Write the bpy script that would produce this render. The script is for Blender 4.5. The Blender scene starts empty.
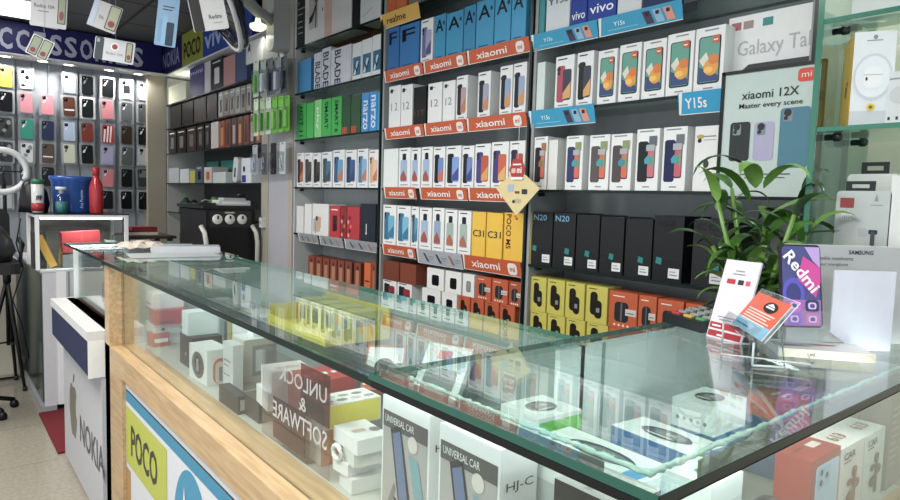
import bpy, math, random
from mathutils import Matrix, Vector
random.seed(7)
S = bpy.context.scene
COL = S.collection
PI = math.pi
# ---------------------------------------------------------------- camera model
CH = 1.34
F = 643.94
_y, _p, _r = math.radians(50.836), math.radians(4.57), math.radians(1.682)
fw = Vector((math.cos(_y)*math.cos(_p), math.sin(_y)*math.cos(_p), -math.sin(_p)))
_rt = fw.cross(Vector((0, 0, 1))).normalized(); _up = _rt.cross(fw)
rt = math.cos(_r)*_rt + math.sin(_r)*_up
up = -math.sin(_r)*_rt + math.cos(_r)*_up
EYE = Vector((0, 0, CH))
def ray(px, py): return fw + (px-450)/F*rt - (py-250)/F*up
def onX(px, py, X): d = ray(px, py); return EYE + d*(X/d.x)
def onY(px, py, Y): d = ray(px, py); return EYE + d*(Y/d.y)
def onZ(px, py, Z): d = ray(px, py); return EYE + d*((Z-CH)/d.z)
cd = bpy.data.cameras.new('camera'); cam = bpy.data.objects.new('camera', cd); COL.objects.link(cam)
m = Matrix((rt, up, -fw)).transposed().to_4x4(); m.translation = EYE
cam.matrix_world = m
cd.sensor_width = 36; cd.lens = F/900*36; cd.clip_start = .02
S.camera = cam
# ---------------------------------------------------------------- materials
MC = {}
def lin(c): return c/12.92 if c <= .04045 else ((c+.055)/1.055)**2.4
def rgb(h):
    h = h.lstrip('#'); return tuple(lin(int(h[i:i+2], 16)/255) for i in (0, 2, 4))
def nodes(name):
    mt = bpy.data.materials.new(name); mt.use_nodes = True
    nt = mt.node_tree; b = nt.nodes['Principled BSDF']; return mt, nt, b
def mat(h, rough=.42, metal=0, emit=0, var=.05, coat=0):
    k = (h, rough, metal, emit, coat)
    if k in MC: return MC[k]
    mt, nt, b = nodes('coloured_' + h.strip('#'))
    c = rgb(h); l_ = .3*c[0]+.55*c[1]+.15*c[2]; c = tuple(x*.87+l_*.13 for x in c)
    b.inputs['Roughness'].default_value = rough; b.inputs['Metallic'].default_value = metal
    b.inputs['Coat Weight'].default_value = coat; b.inputs['Specular IOR Level'].default_value = .28 if rough > .24 else .5
    if emit:
        b.inputs['Base Color'].default_value = (*c, 1)
        b.inputs['Emission Color'].default_value = (*c, 1); b.inputs['Emission Strength'].default_value = emit
    else:
        n = nt.nodes.new('ShaderNodeTexNoise'); n.inputs['Scale'].default_value = 40
        tc = nt.nodes.new('ShaderNodeTexCoord'); nt.links.new(tc.outputs['Object'], n.inputs['Vector'])
        r = nt.nodes.new('ShaderNodeMixRGB'); r.inputs[1].default_value = (*[x*(1-var) for x in c], 1); r.inputs[2].default_value = (*[min(1, x*(1+var)) for x in c], 1)
        nt.links.new(n.outputs['Fac'], r.inputs[0]); nt.links.new(r.outputs[0], b.inputs['Base Color'])
    MC[k] = mt; return mt
def glass(name, tint, rough=0.0, ior=1.5, spec=1.0, body=0.0):
    if name in MC: return MC[name]
    mt = bpy.data.materials.new(name); mt.use_nodes = True; nt = mt.node_tree; nt.nodes.clear()
    o = nt.nodes.new('ShaderNodeOutputMaterial'); mx = nt.nodes.new('ShaderNodeMixShader')
    t = nt.nodes.new('ShaderNodeBsdfTransparent'); t.inputs[0].default_value = (*tint, 1)
    g = nt.nodes.new('ShaderNodeBsdfGlossy'); g.inputs['Roughness'].default_value = rough; g.inputs[0].default_value = (spec, spec, spec, 1)
    fr = nt.nodes.new('ShaderNodeFresnel'); ge = nt.nodes.new('ShaderNodeNewGeometry')
    mi = nt.nodes.new('ShaderNodeMix'); mi.data_type = 'FLOAT'
    mi.inputs[2].default_value = ior; mi.inputs[3].default_value = 1/ior
    nt.links.new(ge.outputs['Backfacing'], mi.inputs[0]); nt.links.new(mi.outputs[0], fr.inputs['IOR'])
    nt.links.new(fr.outputs[0], mx.inputs[0])
    if body:
        d = nt.nodes.new('ShaderNodeBsdfDiffuse'); d.inputs[0].default_value = (.75, .85, .82, 1)
        m2 = nt.nodes.new('ShaderNodeMixShader'); m2.inputs[0].default_value = body
        nt.links.new(t.outputs[0], m2.inputs[1]); nt.links.new(d.outputs[0], m2.inputs[2]); nt.links.new(m2.outputs[0], mx.inputs[1])
    else: nt.links.new(t.outputs[0], mx.inputs[1])
    nt.links.new(g.outputs[0], mx.inputs[2]); nt.links.new(mx.outputs[0], o.inputs[0])
    MC[name] = mt; return mt
TOPGLASS = glass('counter_glass', (.925, .975, .96), body=.012)
PANE = glass('pane_glass', (.95, .985, .975))
SHELFGLASS = glass('shelf_glass', (.84, .93, .9))
CLEAR = glass('clear_acrylic', (.95, .965, .965), .03)
PLASTIC = glass('clear_plastic', (.86, .88, .9), .12)
MAROON = glass('maroon_reflection', (.66, .26, .30), .05)
EDGE = mat('#2f7a64', .15)
EDGEL = mat('#5b9485', .12)
DARK = mat('#12211d', .25)
def wood():
    if 'wood' in MC: return MC['wood']
    mt, nt, b = nodes('pale_wood')
    tc = nt.nodes.new('ShaderNodeTexCoord'); mp = nt.nodes.new('ShaderNodeMapping'); mp.inputs['Scale'].default_value = (30, 2, 30)
    n = nt.nodes.new('ShaderNodeTexNoise'); n.inputs['Scale'].default_value = 3; n.inputs['Detail'].default_value = 6
    cr = nt.nodes.new('ShaderNodeValToRGB'); cr.color_ramp.elements[0].color = (*rgb('#9f8462'), 1); cr.color_ramp.elements[1].color = (*rgb('#b89d77'), 1)
    cr.color_ramp.elements[0].position = .35; cr.color_ramp.elements[1].position = .65
    nt.links.new(tc.outputs['Object'], mp.inputs[0]); nt.links.new(mp.outputs[0], n.inputs[0]); nt.links.new(n.outputs[0], cr.inputs[0]); nt.links.new(cr.outputs[0], b.inputs['Base Color'])
    b.inputs['Roughness'].default_value = .35
    MC['wood'] = mt; return mt
def tiled(name, c1, c2, sx, sy, rough, line, lw=.01, noise=.0):
    mt, nt, b = nodes(name)
    tc = nt.nodes.new('ShaderNodeTexCoord')
    br = nt.nodes.new('ShaderNodeTexBrick'); br.offset = 0; br.inputs['Scale'].default_value = 1
    br.inputs['Brick Width'].default_value = sx; br.inputs['Row Height'].default_value = sy; br.inputs['Mortar Size'].default_value = lw
    br.inputs['Color1'].default_value = (*rgb(c1), 1); br.inputs['Color2'].default_value = (*rgb(c2), 1); br.inputs['Mortar'].default_value = (*rgb(line), 1)
    n = nt.nodes.new('ShaderNodeTexNoise'); n.inputs['Scale'].default_value = 55; n.inputs['Detail'].default_value = 8
    mx = nt.nodes.new('ShaderNodeMixRGB'); mx.blend_type = 'MULTIPLY'; mx.inputs[0].default_value = noise
    nt.links.new(tc.outputs['Object'], br.inputs['Vector']); nt.links.new(tc.outputs['Object'], n.inputs['Vector'])
    nt.links.new(br.outputs[0], mx.inputs[1]); nt.links.new(n.outputs[0], mx.inputs[2]); nt.links.new(mx.outputs[0], b.inputs['Base Color'])
    b.inputs['Roughness'].default_value = rough
    return mt
# ---------------------------------------------------------------- mesh builder
TXT = {}
def text_geo(s, bold=0.0, shear=0.0):
    k = (s, bold, shear)
    if k in TXT: return TXT[k]
    c = bpy.data.curves.new('t', 'FONT'); c.body = s; c.size = 1; c.offset = bold; c.shear = shear; c.resolution_u = 2
    o = bpy.data.objects.new('t', c); COL.objects.link(o)
    dg = bpy.context.evaluated_depsgraph_get(); dg.update()
    me = bpy.data.meshes.new_from_object(o.evaluated_get(dg))
    vs = [(v.co.x, v.co.y) for v in me.vertices]; fs = [tuple(p.vertices) for p in me.polygons]
    bpy.data.objects.remove(o); bpy.data.curves.remove(c); bpy.data.meshes.remove(me)
    x0 = min(v[0] for v in vs); x1 = max(v[0] for v in vs); y0 = min(v[1] for v in vs); y1 = max(v[1] for v in vs)
    vs = [((x-x0)/(x1-x0), (y-y0)/(y1-y0)) for x, y in vs]
    TXT[k] = (vs, fs, (x1-x0)/(y1-y0)); return TXT[k]
class MB:
    """collects faces with materials; local frame: x right, z up, y into the object (front at y=0)"""
    def __init__(s): s.v = []; s.f = []; s.m = []; s.mats = []; s.sm = []; s.M = Matrix()
    def mi(s, mt):
        if mt not in s.mats: s.mats.append(mt)
        return s.mats.index(mt)
    def add(s, vs, fs, mt, smooth=False):
        b = len(s.v); s.v += [s.M @ Vector(v) for v in vs]; i = s.mi(mt)
        for f in fs: s.f.append([b+k for k in f]); s.m.append(i); s.sm.append(smooth)
    def box(s, x0, x1, y0, y1, z0, z1, mt, mtop=None, mside=None):
        vs = [(x0, y0, z0), (x1, y0, z0), (x1, y1, z0), (x0, y1, z0), (x0, y0, z1), (x1, y0, z1), (x1, y1, z1), (x0, y1, z1)]
        s.add(vs, [(0, 1, 5, 4), (2, 3, 7, 6), (0, 3, 2, 1)], mt)
        s.add(vs, [(1, 2, 6, 5), (3, 0, 4, 7)], mside or mt); s.add(vs, [(4, 5, 6, 7)], mtop or mt)
    def bev(s, x0, x1, y0, y1, z0, z1, r, mt, ax='y', n=4):
        """box with its four edges along ax rounded"""
        A = {'y': (0, 2, 1), 'z': (0, 1, 2), 'x': (1, 2, 0)}[ax]
        lo = (x0, y0, z0); hi = (x1, y1, z1)
        a0, a1, b0, b1 = lo[A[0]], hi[A[0]], lo[A[1]], hi[A[1]]; c0, c1 = lo[A[2]], hi[A[2]]
        pts = rr(a0, a1, b0, b1, r, n); k = len(pts); vs = []
        for c in (c0, c1):
            for a, b in pts:
                q = [0, 0, 0]; q[A[0]] = a; q[A[1]] = b; q[A[2]] = c; vs.append(tuple(q))
        fl = ax == 'y'
        fs = [tuple(range(k)) if fl else tuple(range(k))[::-1], tuple(range(k, 2*k))[::-1] if fl else tuple(range(k, 2*k))]
        for i in range(k):
            j = (i+1) % k; q = (i, j, k+j, k+i); fs.append(q[::-1] if fl else q)
        s.add(vs, fs, mt)
    def rect(s, x0, x1, z0, z1, mt, y=-.0006): s.add([(x0, y, z0), (x1, y, z0), (x1, y, z1), (x0, y, z1)], [(0, 1, 2, 3)], mt)
    def poly(s, pts, mt, y=-.0006): s.add([(a, y, b) for a, b in pts], [tuple(range(len(pts)))], mt)
    def rrect(s, x0, x1, z0, z1, r, mt, y=-.0006, n=4): s.poly(rr(x0, x1, z0, z1, r, n), mt, y)
    def disc(s, cx, cz, rx, rz, mt, y=-.0006, n=20): s.poly([(cx+rx*math.cos(2*PI*i/n), cz+rz*math.sin(2*PI*i/n)) for i in range(n)], mt, y)
    def text(s, t, x0, x1, z0, z1, mt, y=-.0012, bold=.0, shear=0, ang=0, mirror=False):
        """text fitted in a rectangle; ang 90 = reads upward, -90 reads downward"""
        vs, fs, _ = text_geo(t, bold, shear); out = []
        for u, w in vs:
            if mirror: u = 1-u
            if ang == 90: a, b = 1-w, u
            elif ang == -90: a, b = w, 1-u
            else: a, b = u, w
            out.append((x0+a*(x1-x0), y, z0+b*(z1-z0)))
        if mirror: fs = [f[::-1] for f in fs]
        s.add(out, fs, mt)
    def tube(s, pts, r, mt, n=8, cap=True):
        pts = [Vector(p) for p in pts]; vs = []; fs = []; rs = r if isinstance(r, (list, tuple)) else [r]*len(pts)
        for i, p in enumerate(pts):
            d = (pts[min(i+1, len(pts)-1)]-pts[max(i-1, 0)]).normalized()
            a = d.cross(Vector((0, 0, 1)) if abs(d.z) < .9 else Vector((1, 0, 0))).normalized(); b = d.cross(a)
            for k in range(n): vs.append(p+rs[i]*(a*math.cos(2*PI*k/n)+b*math.sin(2*PI*k/n)))
        for i in range(len(pts)-1):
            for k in range(n): fs.append((i*n+k, i*n+(k+1) % n, (i+1)*n+(k+1) % n, (i+1)*n+k))
        if cap: fs += [tuple(range(n))[::-1], tuple(range((len(pts)-1)*n, len(pts)*n))]
        s.add(vs, fs, mt, True)
    def lathe(s, prof, mt, c=(0, 0, 0), n=24, smooth=True):
        vs = []; fs = []
        for r, z in prof:
            for k in range(n): vs.append((c[0]+r*math.cos(2*PI*k/n), c[1]+r*math.sin(2*PI*k/n), c[2]+z))
        for i in range(len(prof)-1):
            for k in range(n): fs.append((i*n+k, i*n+(k+1) % n, (i+1)*n+(k+1) % n, (i+1)*n+k))
        fs += [tuple(range(n))[::-1], tuple(range((len(prof)-1)*n, len(prof)*n))]
        s.add(vs, fs, mt, smooth)
    def build(s, name, parent=None, M=None, kind=None):
        me = bpy.data.meshes.new(name); me.from_pydata([tuple(v) for v in s.v], [], s.f)
        for mt in s.mats: me.materials.append(mt)
        me.polygons.foreach_set('material_index', s.m); me.polygons.foreach_set('use_smooth', s.sm); me.update()
        o = bpy.data.objects.new(name, me); COL.objects.link(o)
        if parent: o.parent = parent
        if M is not None: o.matrix_basis = M
        if kind: o['kind'] = kind
        return o
def rr(x0, x1, z0, z1, r, n=4):
    r = min(r, abs(x1-x0)/2.01, abs(z1-z0)/2.01); p = []
    for cx, cz, a in ((x1-r, z0+r, -90), (x1-r, z1-r, 0), (x0+r, z1-r, 90), (x0+r, z0+r, 180)):
        for i in range(n+1):
            t = math.radians(a+90*i/n); p.append((cx+r*math.cos(t), cz+r*math.sin(t)))
    return p
LAB = {}
def tag(o, label, cat, group=None):
    n = len(label.split())
    if not 4 <= n <= 16: print('LABELLEN', n, label)
    if label in LAB: print('DUPLABEL', label)
    LAB[label] = 1
    o['label'] = label; o['category'] = cat
    if group: o['group'] = group
    return o
def thing(name, label, cat, loc=(0, 0, 0), rz=0, group=None, M=None):
    o = bpy.data.objects.new(name, None); o.empty_display_size = .05; COL.objects.link(o)
    if M is not None: o.matrix_basis = M
    else: o.location = loc; o.rotation_euler = (0, 0, rz)
    tag(o, label, cat, group); return o
def place(x, y, z, rz=0): return Matrix.Translation((x, y, z)) @ Matrix.Rotation(rz, 4, 'Z')
WALLROT = -PI/2     # local x -> world -Y, local y -> world +X
ORD = ['first', 'second', 'third', 'fourth', 'fifth', 'sixth', 'seventh', 'eighth', 'ninth', 'tenth', 'eleventh', 'twelfth', 'thirteenth', 'fourteenth', 'fifteenth', 'sixteenth', 'seventeenth', 'eighteenth', 'nineteenth', 'twentieth']
def frame3(BL, BR, TL):
    """matrix and size of a panel from three world points"""
    w = BR-BL; u = TL-BL; W = w.length; H = u.length; x = w.normalized(); u = (u-x*u.dot(x)); z = u.normalized(); y = z.cross(x)
    M = Matrix((x, y, z)).transposed().to_4x4(); M.translation = BL
    return M, W, u.length
def panel_px(bl, br, tl, Z, d2=None):
    """panel whose bottom corners stand at height Z and whose left edge is square to its bottom edge"""
    BL = onZ(*bl, Z); BR = onZ(*br, Z); w = (BR-BL); d = ray(*tl)
    t = (BL-EYE).dot(w)/d.dot(w)
    return frame3(BL, BR, EYE+d*t)
# ================================================================ THE SETTING
def struct(name, mb, M=None): return mb.build(name, None, M, kind='structure')
WX = 1.61          # front plane of the wall shelving
FLOORM = tiled('floor_tile', '#a39c8e', '#a8a192', .6, .6, .16, '#8f897c', .004, .5)
CEILM = tiled('ceiling_tile', '#636567', '#5e6062', .6, .6, .8, '#2b2c2e', .012, .35)
b = MB(); b.box(-2.5, 3.2, -2, 7.2, -.05, 0, FLOORM); struct('floor', b)
b = MB(); b.box(-2.5, 3.2, -2, 7.2, 2.585, 2.63, CEILM); struct('ceiling', b)
def wallmat(n, h):
    mt, nt, bb = nodes(n); nz = nt.nodes.new('ShaderNodeTexNoise'); nz.inputs['Scale'].default_value = 9; nz.inputs['Detail'].default_value = 5
    r = nt.nodes.new('ShaderNodeMixRGB'); c = rgb(h); r.inputs[1].default_value = (*[x*.9 for x in c], 1); r.inputs[2].default_value = (*[min(1, x*1.08) for x in c], 1)
    nt.links.new(nz.outputs[0], r.inputs[0]); nt.links.new(r.outputs[0], bb.inputs['Base Color']); bb.inputs['Roughness'].default_value = .6; return mt
WALLB = wallmat('beige_paint', '#d9d3c0')
b = MB(); b.box(1.815, 1.9, -2, .645, 0, 2.585, WALLB); b.box(2.0, 2.1, 3.8, 7.1, 0, 2.585, wallmat('dim_paint', '#6d6c6a')); b.box(1.815, 2.0, .645, 3.82, 0, 2.585, wallmat('grey_paint', '#8b8c8c'))
struct('wall_right', b)
b = MB(); b.box(-2.5, 2.1, 6.02, 6.1, 0, 2.585, wallmat('pegwall_grey', '#9da3ab'))
for x in [i*.105-.6 for i in range(22)]: b.box(x, x+.006, 6.012, 6.02, .9, 2.3, mat('#7d828a', .4, .5))
struct('wall_back', b)
# beige corner post and the dark wood panel beside the pegboard
b = MB(); b.box(1.47, 1.62, 5.9, 6.02, 0, 2.31, mat('#a79f8c', .6)); struct('trim_1', b)
# grey wall panel between the two shelving runs
b = MB(); y0, y1 = 3.40, 3.83
b.box(WX, 1.99, y0, y1, 0, 2.585, mat('#aeadb4', .5)); b.box(WX-.004, WX, y0, y0+.05, 0, 2.585, mat('#b0a999', .5)); b.box(WX-.004, WX, y1-.1, y1, 0, 2.585, mat('#a8a293', .5))
struct('trim_2', b)
# ---------------------------------------------------------------- sign boards
PUR = rgb('#15104f')
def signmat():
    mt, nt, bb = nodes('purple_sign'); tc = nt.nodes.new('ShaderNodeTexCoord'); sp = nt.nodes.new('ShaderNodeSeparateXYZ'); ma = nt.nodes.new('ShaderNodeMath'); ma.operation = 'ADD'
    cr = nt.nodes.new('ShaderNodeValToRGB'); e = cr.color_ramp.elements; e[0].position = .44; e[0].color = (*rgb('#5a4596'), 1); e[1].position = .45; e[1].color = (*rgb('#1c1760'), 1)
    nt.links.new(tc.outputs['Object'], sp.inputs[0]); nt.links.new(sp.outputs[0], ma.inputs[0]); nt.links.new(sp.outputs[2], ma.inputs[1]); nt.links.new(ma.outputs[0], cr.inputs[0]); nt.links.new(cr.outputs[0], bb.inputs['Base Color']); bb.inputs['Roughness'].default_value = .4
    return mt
SG = signmat()
Zs0, Zs1 = CH+.965, CH+1.228
t = thing('shop_sign', 'long purple sign board with big white capital letters above the phone cases', 'sign', (0, 6.0, Zs0))
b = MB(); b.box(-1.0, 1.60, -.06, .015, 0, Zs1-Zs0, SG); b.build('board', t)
for ch, pa, pb in (('A', -17, -4), ('C', -1, 12.5), ('C', 16, 29.5), ('E', 34, 46), ('S', 50, 62), ('S', 64.5, 77), ('O', 80, 92.5), ('R', 95, 106), ('I', 108.5, 112), ('E', 115.5, 127), ('S', 131.5, 143)):
    # letter pitch measured in the photo
    xl = onY(pa, 45, 5.94).x; w = onY(pb, 45, 5.94).x-xl
    b = MB(); b.text(ch, xl, xl+w, .055, .215, mat('#c8c8dc', .4), y=-.0625, bold=.03); b.build('letter', t)
# fascia over the side shelves: three brand panels
fasc = [('#1d1c56', 'NOKIA', '#8f93b8', 150, 182), ('#8e9225', 'POCO', '#22231a', 182, 203), ('#1f3f93', 'vivo', '#9fb0d8', 203, 252)]
labs = ['dark navy fascia panel with a five-letter word beside the corner', 'olive yellow fascia panel with black word above side shelves', 'royal blue fascia panel with pale word behind the wall fan']
for (c, w, tc, p0, p1), lb in zip(fasc, labs):
    ya = onX(max(p0, 161), 60, WX).y; yb = onX(p1, 40, WX).y
    t = thing('fascia_sign', lb, 'sign', M=place(WX, ya, Zs0, WALLROT))
    L = ya-yb; b = MB(); b.box(0, L, 0, .03, 0, Zs1-Zs0, mat(c, .4)); b.build('board', t)
    b = MB(); k = (.1, .9) if w != 'vivo' else (.04, .62); b.text(w, L*k[0], L*k[1], .06, .19, mat(tc, .4), y=-.002, bold=.02); b.build('lettering', t)
# ---------------------------------------------------------------- lamps
LAMPW = mat('#fffaf0', .5, 0, 9)
def lamp_light(name, loc, size, power, rot=(0, 0, 0), color=(1, .97, .92), shape='DISK', spread=160):
    ld = bpy.data.lights.new(name, 'AREA'); ld.shape = shape; ld.size = size; ld.energy = power; ld.color = color; ld.spread = math.radians(spread)
    o = bpy.data.objects.new(name, ld); o.location = loc; o.rotation_euler = rot; COL.objects.link(o); return o
def downlight(x, y, z, r, label, power, group):
    t = thing('downlight', label, 'light', (x, y, z), group=group)
    b = MB(); b.lathe([(r*1.25, .012), (r*1.25, 0), (r, -.003), (r, .012)], mat('#d8d8d8', .3)); b.build('rim', t)
    b = MB(); b.lathe([(r, .004), (r, .0005)], LAMPW); b.build('diffuser', t)
    l = lamp_light('downlight_lamp', (x, y, z-.012), r*2, power)
for i, px in enumerate((5, 42, 68, 108, 137)):
    p = onY(px, 60+px*.13, 5.9)
    downlight(p.x, 5.86, 2.575-.285, .035, 'small round spotlight under purple sign, %s from the left' % ORD[i], 1.3, 'spotlights under the sign')
# soffits the small lights sit in
b = MB(); b.box(-1.0, 1.60, 5.80, 6.01, 2.302, 2.312, mat('#d0d2d6', .6)); b.box(1.6, 2.0, 3.83, 6.02, 2.302, 2.312, mat('#d0d2d6', .6)); struct('trim_3', b)
for i, y in enumerate((5.6, 5.15, 4.7, 4.3)):
    downlight(1.78, y, 2.29, .05, 'round spotlight above the side shelves, %s from the corner' % ORD[i], 2.2, 'spotlights above the side shelves')
# bright ceiling panel top left
pc = onZ(12, 8, 2.58)
t = thing('ceiling_panel_light', 'rectangular white ceiling light panel in the top left corner', 'light', (pc.x-.12, pc.y-.05, 2.583))
b = MB(); b.box(-.36, .3, -.28, .3, -.012, 0, mat('#d8d8d8', .4)); b.build('frame', t)
b = MB(); b.box(-.34, .28, -.26, .28, -.014, -.0121, mat('#ffffff', .5, 0, 1.6)); b.build('diffuser', t)
# room lights (ceiling fittings of the shop, outside or above the picture)
lamp_light('ceiling_lamp', (-.5, 1.7, 2.56), .9, 46, shape='SQUARE')
lamp_light('ceiling_lamp', (-.3, 3.2, 2.56), .6, 22, shape='SQUARE')
lamp_light('ceiling_lamp', (-.4, 4.6, 2.56), .6, 17, shape='SQUARE')
lamp_light('ceiling_lamp', (-.5, .1, 2.56), .9, 36, shape='SQUARE')
w = bpy.data.worlds.new('daylight'); S.world = w; w.use_nodes = True
w.node_tree.nodes['Background'].inputs[0].default_value = (.86, .93, 1, 1); w.node_tree.nodes['Background'].inputs[1].default_value = 1.0
S.view_settings.view_transform = 'Standard'; S.view_settings.look = 'None'; S.view_settings.exposure = 0.36; S.view_settings.gamma = 1
# ================================================================ WALL SHELVING
SZ = [2.145, 1.894, 1.641, 1.379, 1.123, .872]
BAYS = {'left': (3.395, 2.505), 'middle': (2.495, 1.57), 'right': (1.56, .66)}
GREY = mat('#96999a', .5); LGREY = mat('#b9bdbe', .5); DGREY = mat('#515354', .5)
for bay, (ya, yb) in BAYS.items():
    t = thing('shelving_unit', {'left': 'pale grey wall shelving unit with glass shelves, the leftmost bay', 'middle': 'wall shelving unit with orange shelf strips, the middle bay', 'right': 'dark grey wall shelving unit beside the green-edged glass case'}[bay], 'shelving', M=place(WX, ya, 0, WALLROT))
    L = ya-yb; gm = LGREY if bay == 'left' else GREY
    b = MB(); b.box(0, L, .19, .203, 0, 2.58, gm); 
    if bay == 'left': b.box(.013, L-.03, .186, .19, 1.93, 2.58, mat('#7a4a35', .6))
    b.build('back_panel', t)
    for sx in (0, L-.012):
        b = MB(); b.box(sx, sx+.012, 0.004, .19, 0, 2.58, mat('#c2c6c6', .5) if (bay == 'left' and sx == 0) else gm); b.build('side_panel', t)
    for k, z in enumerate(SZ):
        gl = bay == 'left' or k == 0
        b = MB(); b.box(.013, L-.013, .003, .19, z-.009, z, SHELFGLASS); b.box(.013, L-.013, 0, .003, z-.009, z, DARK); b.build('shelf', t)
    for z in SZ:
        for fx in (.02, L-.04):
            b = MB(); b.box(fx, fx+.012, .03, .05, z-.022, z-.0095, mat('#202224', .3)); b.build('shelf_clip', t)
    b = MB(); b.box(L-.005, L+.005, -.002, .006, 0, 2.58, DARK); b.build('edge_strip', t)

# ---------------------------------------------------------------- artwork of the cartons
WHITE = mat('#e6e7e6', .35); INK = mat('#2a2c33', .4); INKL = mat('#8a8d94', .4)
def art_lines(b, w, h, x0, x1, z, n=1, c=None, th=.004):
    for i in range(n): b.rect(x0*w, x1*w, z*h-i*.011, z*h-i*.011+th, c or INKL)
def two_phones(b, w, h, back, front, accent=None):
    art_lines(b, w, h, .12, .62, .93, 1, INK)
    b.rrect(.1*w, .52*w, .13*h, .82*h, .008, mat(back, .3), -.0006)
    b.rrect(.42*w, .88*w, .16*h, .74*h, .008, mat(front, .3), -.0010)
    b.poly([(.45*w, .3*h), (.86*w, .5*h), (.86*w, .2*h), (.45*w, .18*h)], mat(accent or '#c9784c', .3), -.0014)
    b.disc(.19*w, .76*h, .008, .008, INK, -.0012, 10); b.disc(.19*w, .68*h, .006, .006, INK, -.0012, 10)
    art_lines(b, w, h, .2, .75, .06, 1)
def tall_phone(b, w, h, body, accent, back='#23252c'):
    art_lines(b, w, h, .15, .7, .93, 1, INK)
    b.rrect(.3*w, .62*w, .5*h, .86*h, .006, mat(back, .3), -.0006)
    b.rrect(.14*w, .72*w, .16*h, .7*h, .007, mat(body, .3), -.0010)
    b.poly([(.16*w, .3*h), (.42*w, .45*h), (.7*w, .26*h), (.7*w, .18*h), (.16*w, .18*h)], mat(accent, .3), -.0014)
    art_lines(b, w, h, .15, .8, .07, 1)
def screen_phone(b, w, h):
    art_lines(b, w, h, .3, .78, .94, 1, INKL)
    b.rrect(.12*w, .88*w, .13*h, .86*h, .007, INK, -.0006)
    b.rrect(.16*w, .84*w, .155*h, .845*h, .005, mat('#5f9f8f', .3), -.0010)
    b.poly([(.16*w, .5*h), (.4*w, .62*h), (.5*w, .5*h), (.3*w, .4*h)], mat('#d8d5c8', .3), -.0013)
    b.poly([(.17*w, .165*h), (.83*w, .165*h), (.83*w, .25*h), (.17*w, .4*h)], mat('#3b4f7d', .3), -.0014)
    b.disc(.58*w, .38*h, .25*w, .13*h, mat('#e59a2f', .3), -.0017); b.disc(.66*w, .5*h, .18*w, .08*h, mat('#dd7a2a', .3), -.0020); b.disc(.5*w, .34*h, .16*w, .05*h, mat('#f0bf4b', .3), -.0023)
    b.rrect(.6*w, .84*w, .74*h, .86*h, .003, mat('#c4623c', .4), -.0026); b.rect(.64*w, .78*w, .78*h, .8*h, WHITE, -.0029)
    art_lines(b, w, h, .35, .68, .05, 1)
def sticker_phone(b, w, h, back, front='#d5694d', st='#3c9fa8', green='#8c9768'):
    art_lines(b, w, h, .12, .75, .95, 1)
    b.rrect(.08*w, .53*w, .14*h, .8*h, .007, mat(back, .3), -.0006)
    b.rrect(.5*w, .84*w, .2*h, .78*h, .006, INK, -.0010); b.rrect(.53*w, .82*w, .22*h, .76*h, .005, mat(front, .3), -.0013)
    b.poly([(.55*w, .5*h), (.8*w, .62*h), (.8*w, .35*h)], mat('#6c9a7c', .3), -.0016)
    b.rect(.56*w, .9*w, .72*h, .88*h, mat(green, .5), -.0019); b.rect(.45*w, .82*w, .64*h, .74*h, mat('#a9adb0', .5), -.0022)
    b.poly([(.38*w, .5*h), (.52*w, .57*h), (.7*w, .52*h), (.66*w, .44*h), (.42*w, .43*h)], mat(st, .5), -.0025)
    art_lines(b, w, h, .35, .65, .05, 1)
def blob_pair(b, w, h, c, tag_=True):
    b.rrect(.2*w, .55*w, .22*h, .84*h, .012, mat(c, .3), -.0006); b.rrect(.42*w, .76*w, .14*h, .62*h, .012, mat(c, .3), -.0009)
    b.rect(.5*w, .66*w, .3*h, .42*h, mat('#8a8a86', .4), -.0013); b.rect(.12*w, .5*w, .91*h, .93*h, mat(c, .4))
ARTS = {}
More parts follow.
